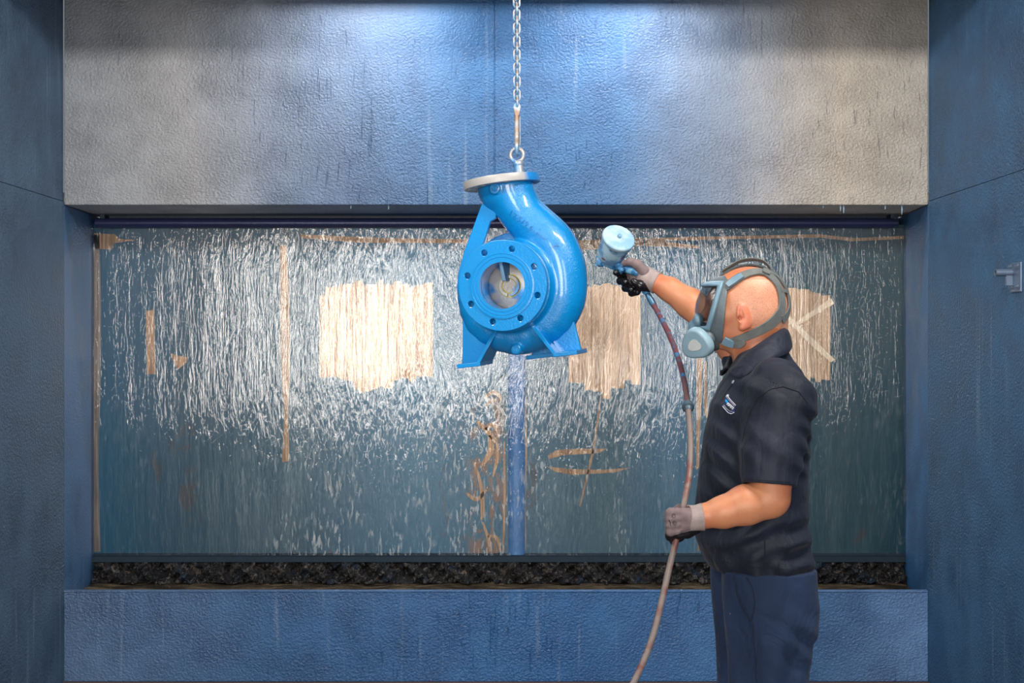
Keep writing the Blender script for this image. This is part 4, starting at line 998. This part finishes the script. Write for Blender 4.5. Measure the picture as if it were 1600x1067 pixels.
for mr in (False, True):
    ribbon('temple_strap', [(1118, 449, .072), (1128, 446, .070), (1142, 438, .064), (1160, 430, .056), (1180, 424, .048), (1195, 425, .045)], [.016, .021, .021, .019, .019, .020], mirror=mr)
    ribbon('head_harness', [(1190, 424, .046), (1204, 434, .050), (1213, 448, .053), (1217, 465, .056), (1216, 482, .060), (1207, 497, .066), (1192, 509, .070), (1172, 520, .070), (1152, 529, .066), (1134, 536, .060)], [.018, .018, .017, .018, .020, .024, .021, .018, .016, .015], mirror=mr)
    ribbon('harness_rim', [(1195, 423, .040), (1209, 430, .028), (1221, 443, .022), (1228, 460, .020), (1228, 478, .022), (1222, 492, .035), (1212, 500, .050)], [.012, .009, .009, .009, .010, .014, .018], mirror=mr, off=.0045)
    ribbon('harness_bridge', [(1213, 454, .052), (1222, 455, .034), (1229, 458, .016)], [.010, .009, .010], mirror=mr, off=.004)
    ribbon('strap_buckle', [(1130, 447, .070), (1142, 440, .066), (1154, 434, .061)], [.012, .016, .012], M_rubl, mirror=mr, off=.0075, th=.005)
    ribbon('strap_end', [(1186, 423, .046), (1192, 424, .046), (1198, 427, .046)], [.012, .018, .012], mirror=mr, off=.008, th=.003)
    ribbon('lower_buckle', [(1124, 533, .064), (1132, 537, .064), (1140, 540, .064)], [.018, .018, .014], M_rubl, mirror=mr, off=.008, th=.005)
    ribbon('strap_tail', [(1140, 538, .063), (1150, 538, .064), (1158, 534, .065)], [.016, .016, .006], mirror=mr, off=.010, th=.003)
ribbon('crown_strap', [(1125, 430, .0), (1150, 418, .0), (1175, 414, .0), (1200, 422, .0), (1220, 440, .0), (1229, 458, .0), (1231, 478, 0)], [.012, .016, .018, .018, .016, .018, .022])
# loose strap loop standing off the crown
lpp = [HM @ Vector((.058, .012, .098)), HM @ Vector((.020, .014, .122)), HM @ Vector((-.010, .016, .130)), HM @ Vector((-.045, .018, .126)), HM @ Vector((-.066, .020, .108)), HM @ Vector((-.068, .022, .094))]
D = dense(lpp, 6); mb = MB(); vs = []; fs = []
for i, p_ in enumerate(D):
    t_ = (D[min(i+1, len(D)-1)]-D[max(i-1, 0)]).normalized(); b_ = (hl*.75+hu*.35); b_ = (b_-t_*b_.dot(t_)).normalized(); n_ = t_.cross(b_)
    for a, b in ((-1, 1), (1, 1), (1, -1), (-1, -1)): vs.append(p_+b_*.008*a+n_*.0012*b)
for i in range(len(D)-1):
    for j in range(4): fs.append((i*4+j, i*4+(j+1) % 4, i*4+4+(j+1) % 4, i*4+4+j))
fs += [(0, 1, 2, 3), tuple(len(vs)-4+j for j in range(4))[::-1]]
sharp(mesh('strap_loop', vs, fs, M_strap, mask), 50)

# ------------------------------------------------------------ spray gun
gun = empty('spray_gun', q(1000, 436, 3.83), 'blue-splattered gravity spray gun with a pale round paint cup, held towards the pump', 'spray gun')
t = NT('splattered_gun_blue'); v = t.coord(); n1 = t.noise(v, 40, 3)
t.bsdf(Base_Color=t.ramp(n1, [(.36, srgb(30, 70, 110)), (.5, srgb(62, 132, 186)), (.62, srgb(120, 176, 208)), (.72, srgb(150, 140, 140))]), Roughness=.4, Metallic=.1, Normal=t.bump(n1, 1, .001)); M_gun = t.m
t = NT('paint_crusted_cup'); v = t.coord(); n1 = t.noise(v, 26, 4, .6); n2 = t.noise(t.map(v, loc=(3, 1, 2)), 30, 3)
c_ = t.mix(t.rng(n1, .42, .6), srgb(96, 140, 176), srgb(158, 190, 208)); c_ = t.mix(t.rng(n2, .6, .66), c_, srgb(120, 60, 66))
t.bsdf(Base_Color=c_, Roughness=.5, Normal=t.bump(n1, 1, .001)); M_cup = t.m
t = NT('pale_lid_paint'); v = t.coord(); n1 = t.noise(v, 16, 3)
t.bsdf(Base_Color=t.mix(t.rng(n1, .4, .6), srgb(160, 184, 196), srgb(118, 160, 188)), Roughness=.45, Normal=t.bump(t.noise(v, 120, 3), 1, .0006)); M_lid = t.m
g1 = lambda a, b, Y: P(a, b, Y)
LID = g1(967, 371, 3.83); BOT = g1(951, 404, 3.905); axd = (LID-BOT).normalized()
def f_gun(p):
    d = rc(p, g1(938, 409, 3.905), g1(960, 414, 3.885), .010, .013)
    d = smin(d, rc(p, g1(960, 414, 3.885), g1(984, 419, 3.86), .014, .013), .008)
    d = smin(d, rc(p, g1(976, 420, 3.845), g1(994, 425, 3.815), .0115, .0125), .006)      # side body nearest the camera
    d = smin(d, rc(p, g1(988, 424, 3.855), g1(1010, 456, 3.815), .012, .011), .01)       # grip
    d = smin(d, rc(p, BOT, g1(958, 412, 3.888), .016, .012), .008)
    d = smin(d, rc(p, g1(968, 420, 3.87), g1(966, 432, 3.855), .005, .004), .004)
    return d
sdf_obj('gun_body', f_gun, (.24, 3.78, 1.70), (.42, 3.94, 1.84), .0018, M_gun, gun)
ax0 = (g1(936, 408.5, 3.91)-g1(960, 414, 3.885)).normalized()
MC = Matrix.Translation(g1(939, 409, 3.905)) @ rot_to(ax0)
MB(MC).lathe([(.0145, -.008), (.016, -.004), (.016, .006), (.010, .010), (.004, .011), (.004, .014), (.0005, .014)], axis='z', n=24).build('air_cap', M_gun, gun)
MB(MC).box((-.004, -.015, .004), (.004, -.009, .018)).box((-.004, .009, .004), (.004, .015, .018)).build('cap_horns', M_gun, gun, False)
MK = Matrix.Translation(BOT) @ rot_to(axd); Lc = (LID-BOT).length
cup = MB(MK).lathe([(.0005, -.004), (.018, -.004), (.036, .006), (.0415, .02), (.0435, Lc*.5), (.0455, Lc-.012), (.0455, Lc-.004), (.0005, Lc-.004)], axis='z', n=56).build('paint_cup', M_cup, gun, True, 30)
MB(MK).lathe([(.0495, Lc-.012), (.0505, Lc-.010), (.0505, Lc-.002), (.048, Lc+.001), (.008, Lc+.0035), (.0005, Lc+.0035)], axis='z', n=64).build('cup_lid', M_lid, cup, True, 30)
MB(MK).lathe([(.0065, Lc+.003), (.0065, Lc+.010), (.0055, Lc+.0115), (.0005, Lc+.0115)], axis='z', n=20).build('vent_knob', M_cup, cup, True, 30)
for (a, b), r, L in (((981, 413.5), .006, .012), ((986, 414.5), .0055, .012), ((991, 416.5), .005, .01), ((971, 423), .007, .012)):
    MB(Matrix.Translation(g1(a, b, 3.83)) @ rot_to((.25, -.8, .5))).lathe([(r*.8, -L), (r, -L*.6), (r, L*.5), (r*.8, L*.7), (.0005, L*.7)], axis='z', n=14).build('adjuster_knob', M_gun, gun)
cn = MB(); cn.tube([g1(1009, 455, 3.817), g1(1013, 462, 3.81), g1(1018, 471, 3.80), g1(1023, 480, 3.795)], [.0085, .0085, .010, .0085], 12)
cn.build('hose_connector', simple('connector_metal', srgb(70, 110, 140), .35, .4), gun)

# ------------------------------------------------------------ hose
t = NT('speckled_hose'); v = t.coord(); n1 = t.noise(t.map(v, (1, 1, .5)), 42, 3); z_ = t.xyz(v)[2]
lowc = t.mix(t.rng(t.noise(v, 20, 3), .5, .66), srgb(120, 108, 104), srgb(112, 66, 62))
upc = t.ramp(n1, [(.34, srgb(50, 110, 160)), (.42, srgb(84, 60, 70)), (.56, srgb(110, 48, 52)), (.64, srgb(80, 70, 82)), (.74, srgb(60, 130, 185))])
t.bsdf(Base_Color=t.mix(t.rng(z_, 1.35, 1.5), lowc, upc), Roughness=.5, Normal=t.bump(n1, 1, .0008)); M_hose = t.m
hp = [g1(1020, 474, 3.80), g1(1030, 492, 3.76), g1(1045, 522, 3.68), g1(1058, 555, 3.58), g1(1068, 590, 3.47), g1(1075, 635, 3.36), g1(1079, 690, 3.25), g1(1077, 740, 3.17), g1(1070, 780, 3.115), g1(1062, 815, 3.10), g1(1056, 845, 3.095),
      g1(1045, 890, 3.08), g1(1036, 930, 3.06), g1(1018, 1000, 3.02), g1(988, 1070, 2.98), g1(945, 1140, 2.93)]
e_ = hp[-1]; hp += [Vector((e_.x-.10, e_.y-.06, .40)), Vector((e_.x-.22, e_.y-.16, .15)), Vector((e_.x-.40, e_.y-.34, .03)), Vector((e_.x-.7, e_.y-.6, .0095)), Vector((e_.x-1.0, e_.y-1.1, .0095)), Vector((e_.x-.9, e_.y-1.8, .0095)), Vector((e_.x-.5, e_.y-2.6, .0095))]
hs = empty('air_hose', hp[9], 'long paint-speckled hose curving from the spray gun through the lower gloved hand', 'hose')
MB().tube(dense(hp, 8), .0078, 14).build('hose_tube', M_hose, hs)
cc = hp[5]; dd = (hp[6]-hp[4]).normalized()
MB(Matrix.Translation(cc) @ rot_to(dd)).lathe([(.009, -.014), (.013, -.012), (.0135, -.002), (.0165, 0), (.0165, .006), (.011, .008), (.009, .018), (.0005, .018)], axis='z', n=16).build('hose_coupling', simple('coupling_metal', srgb(84, 104, 120), .4, .4), hs)
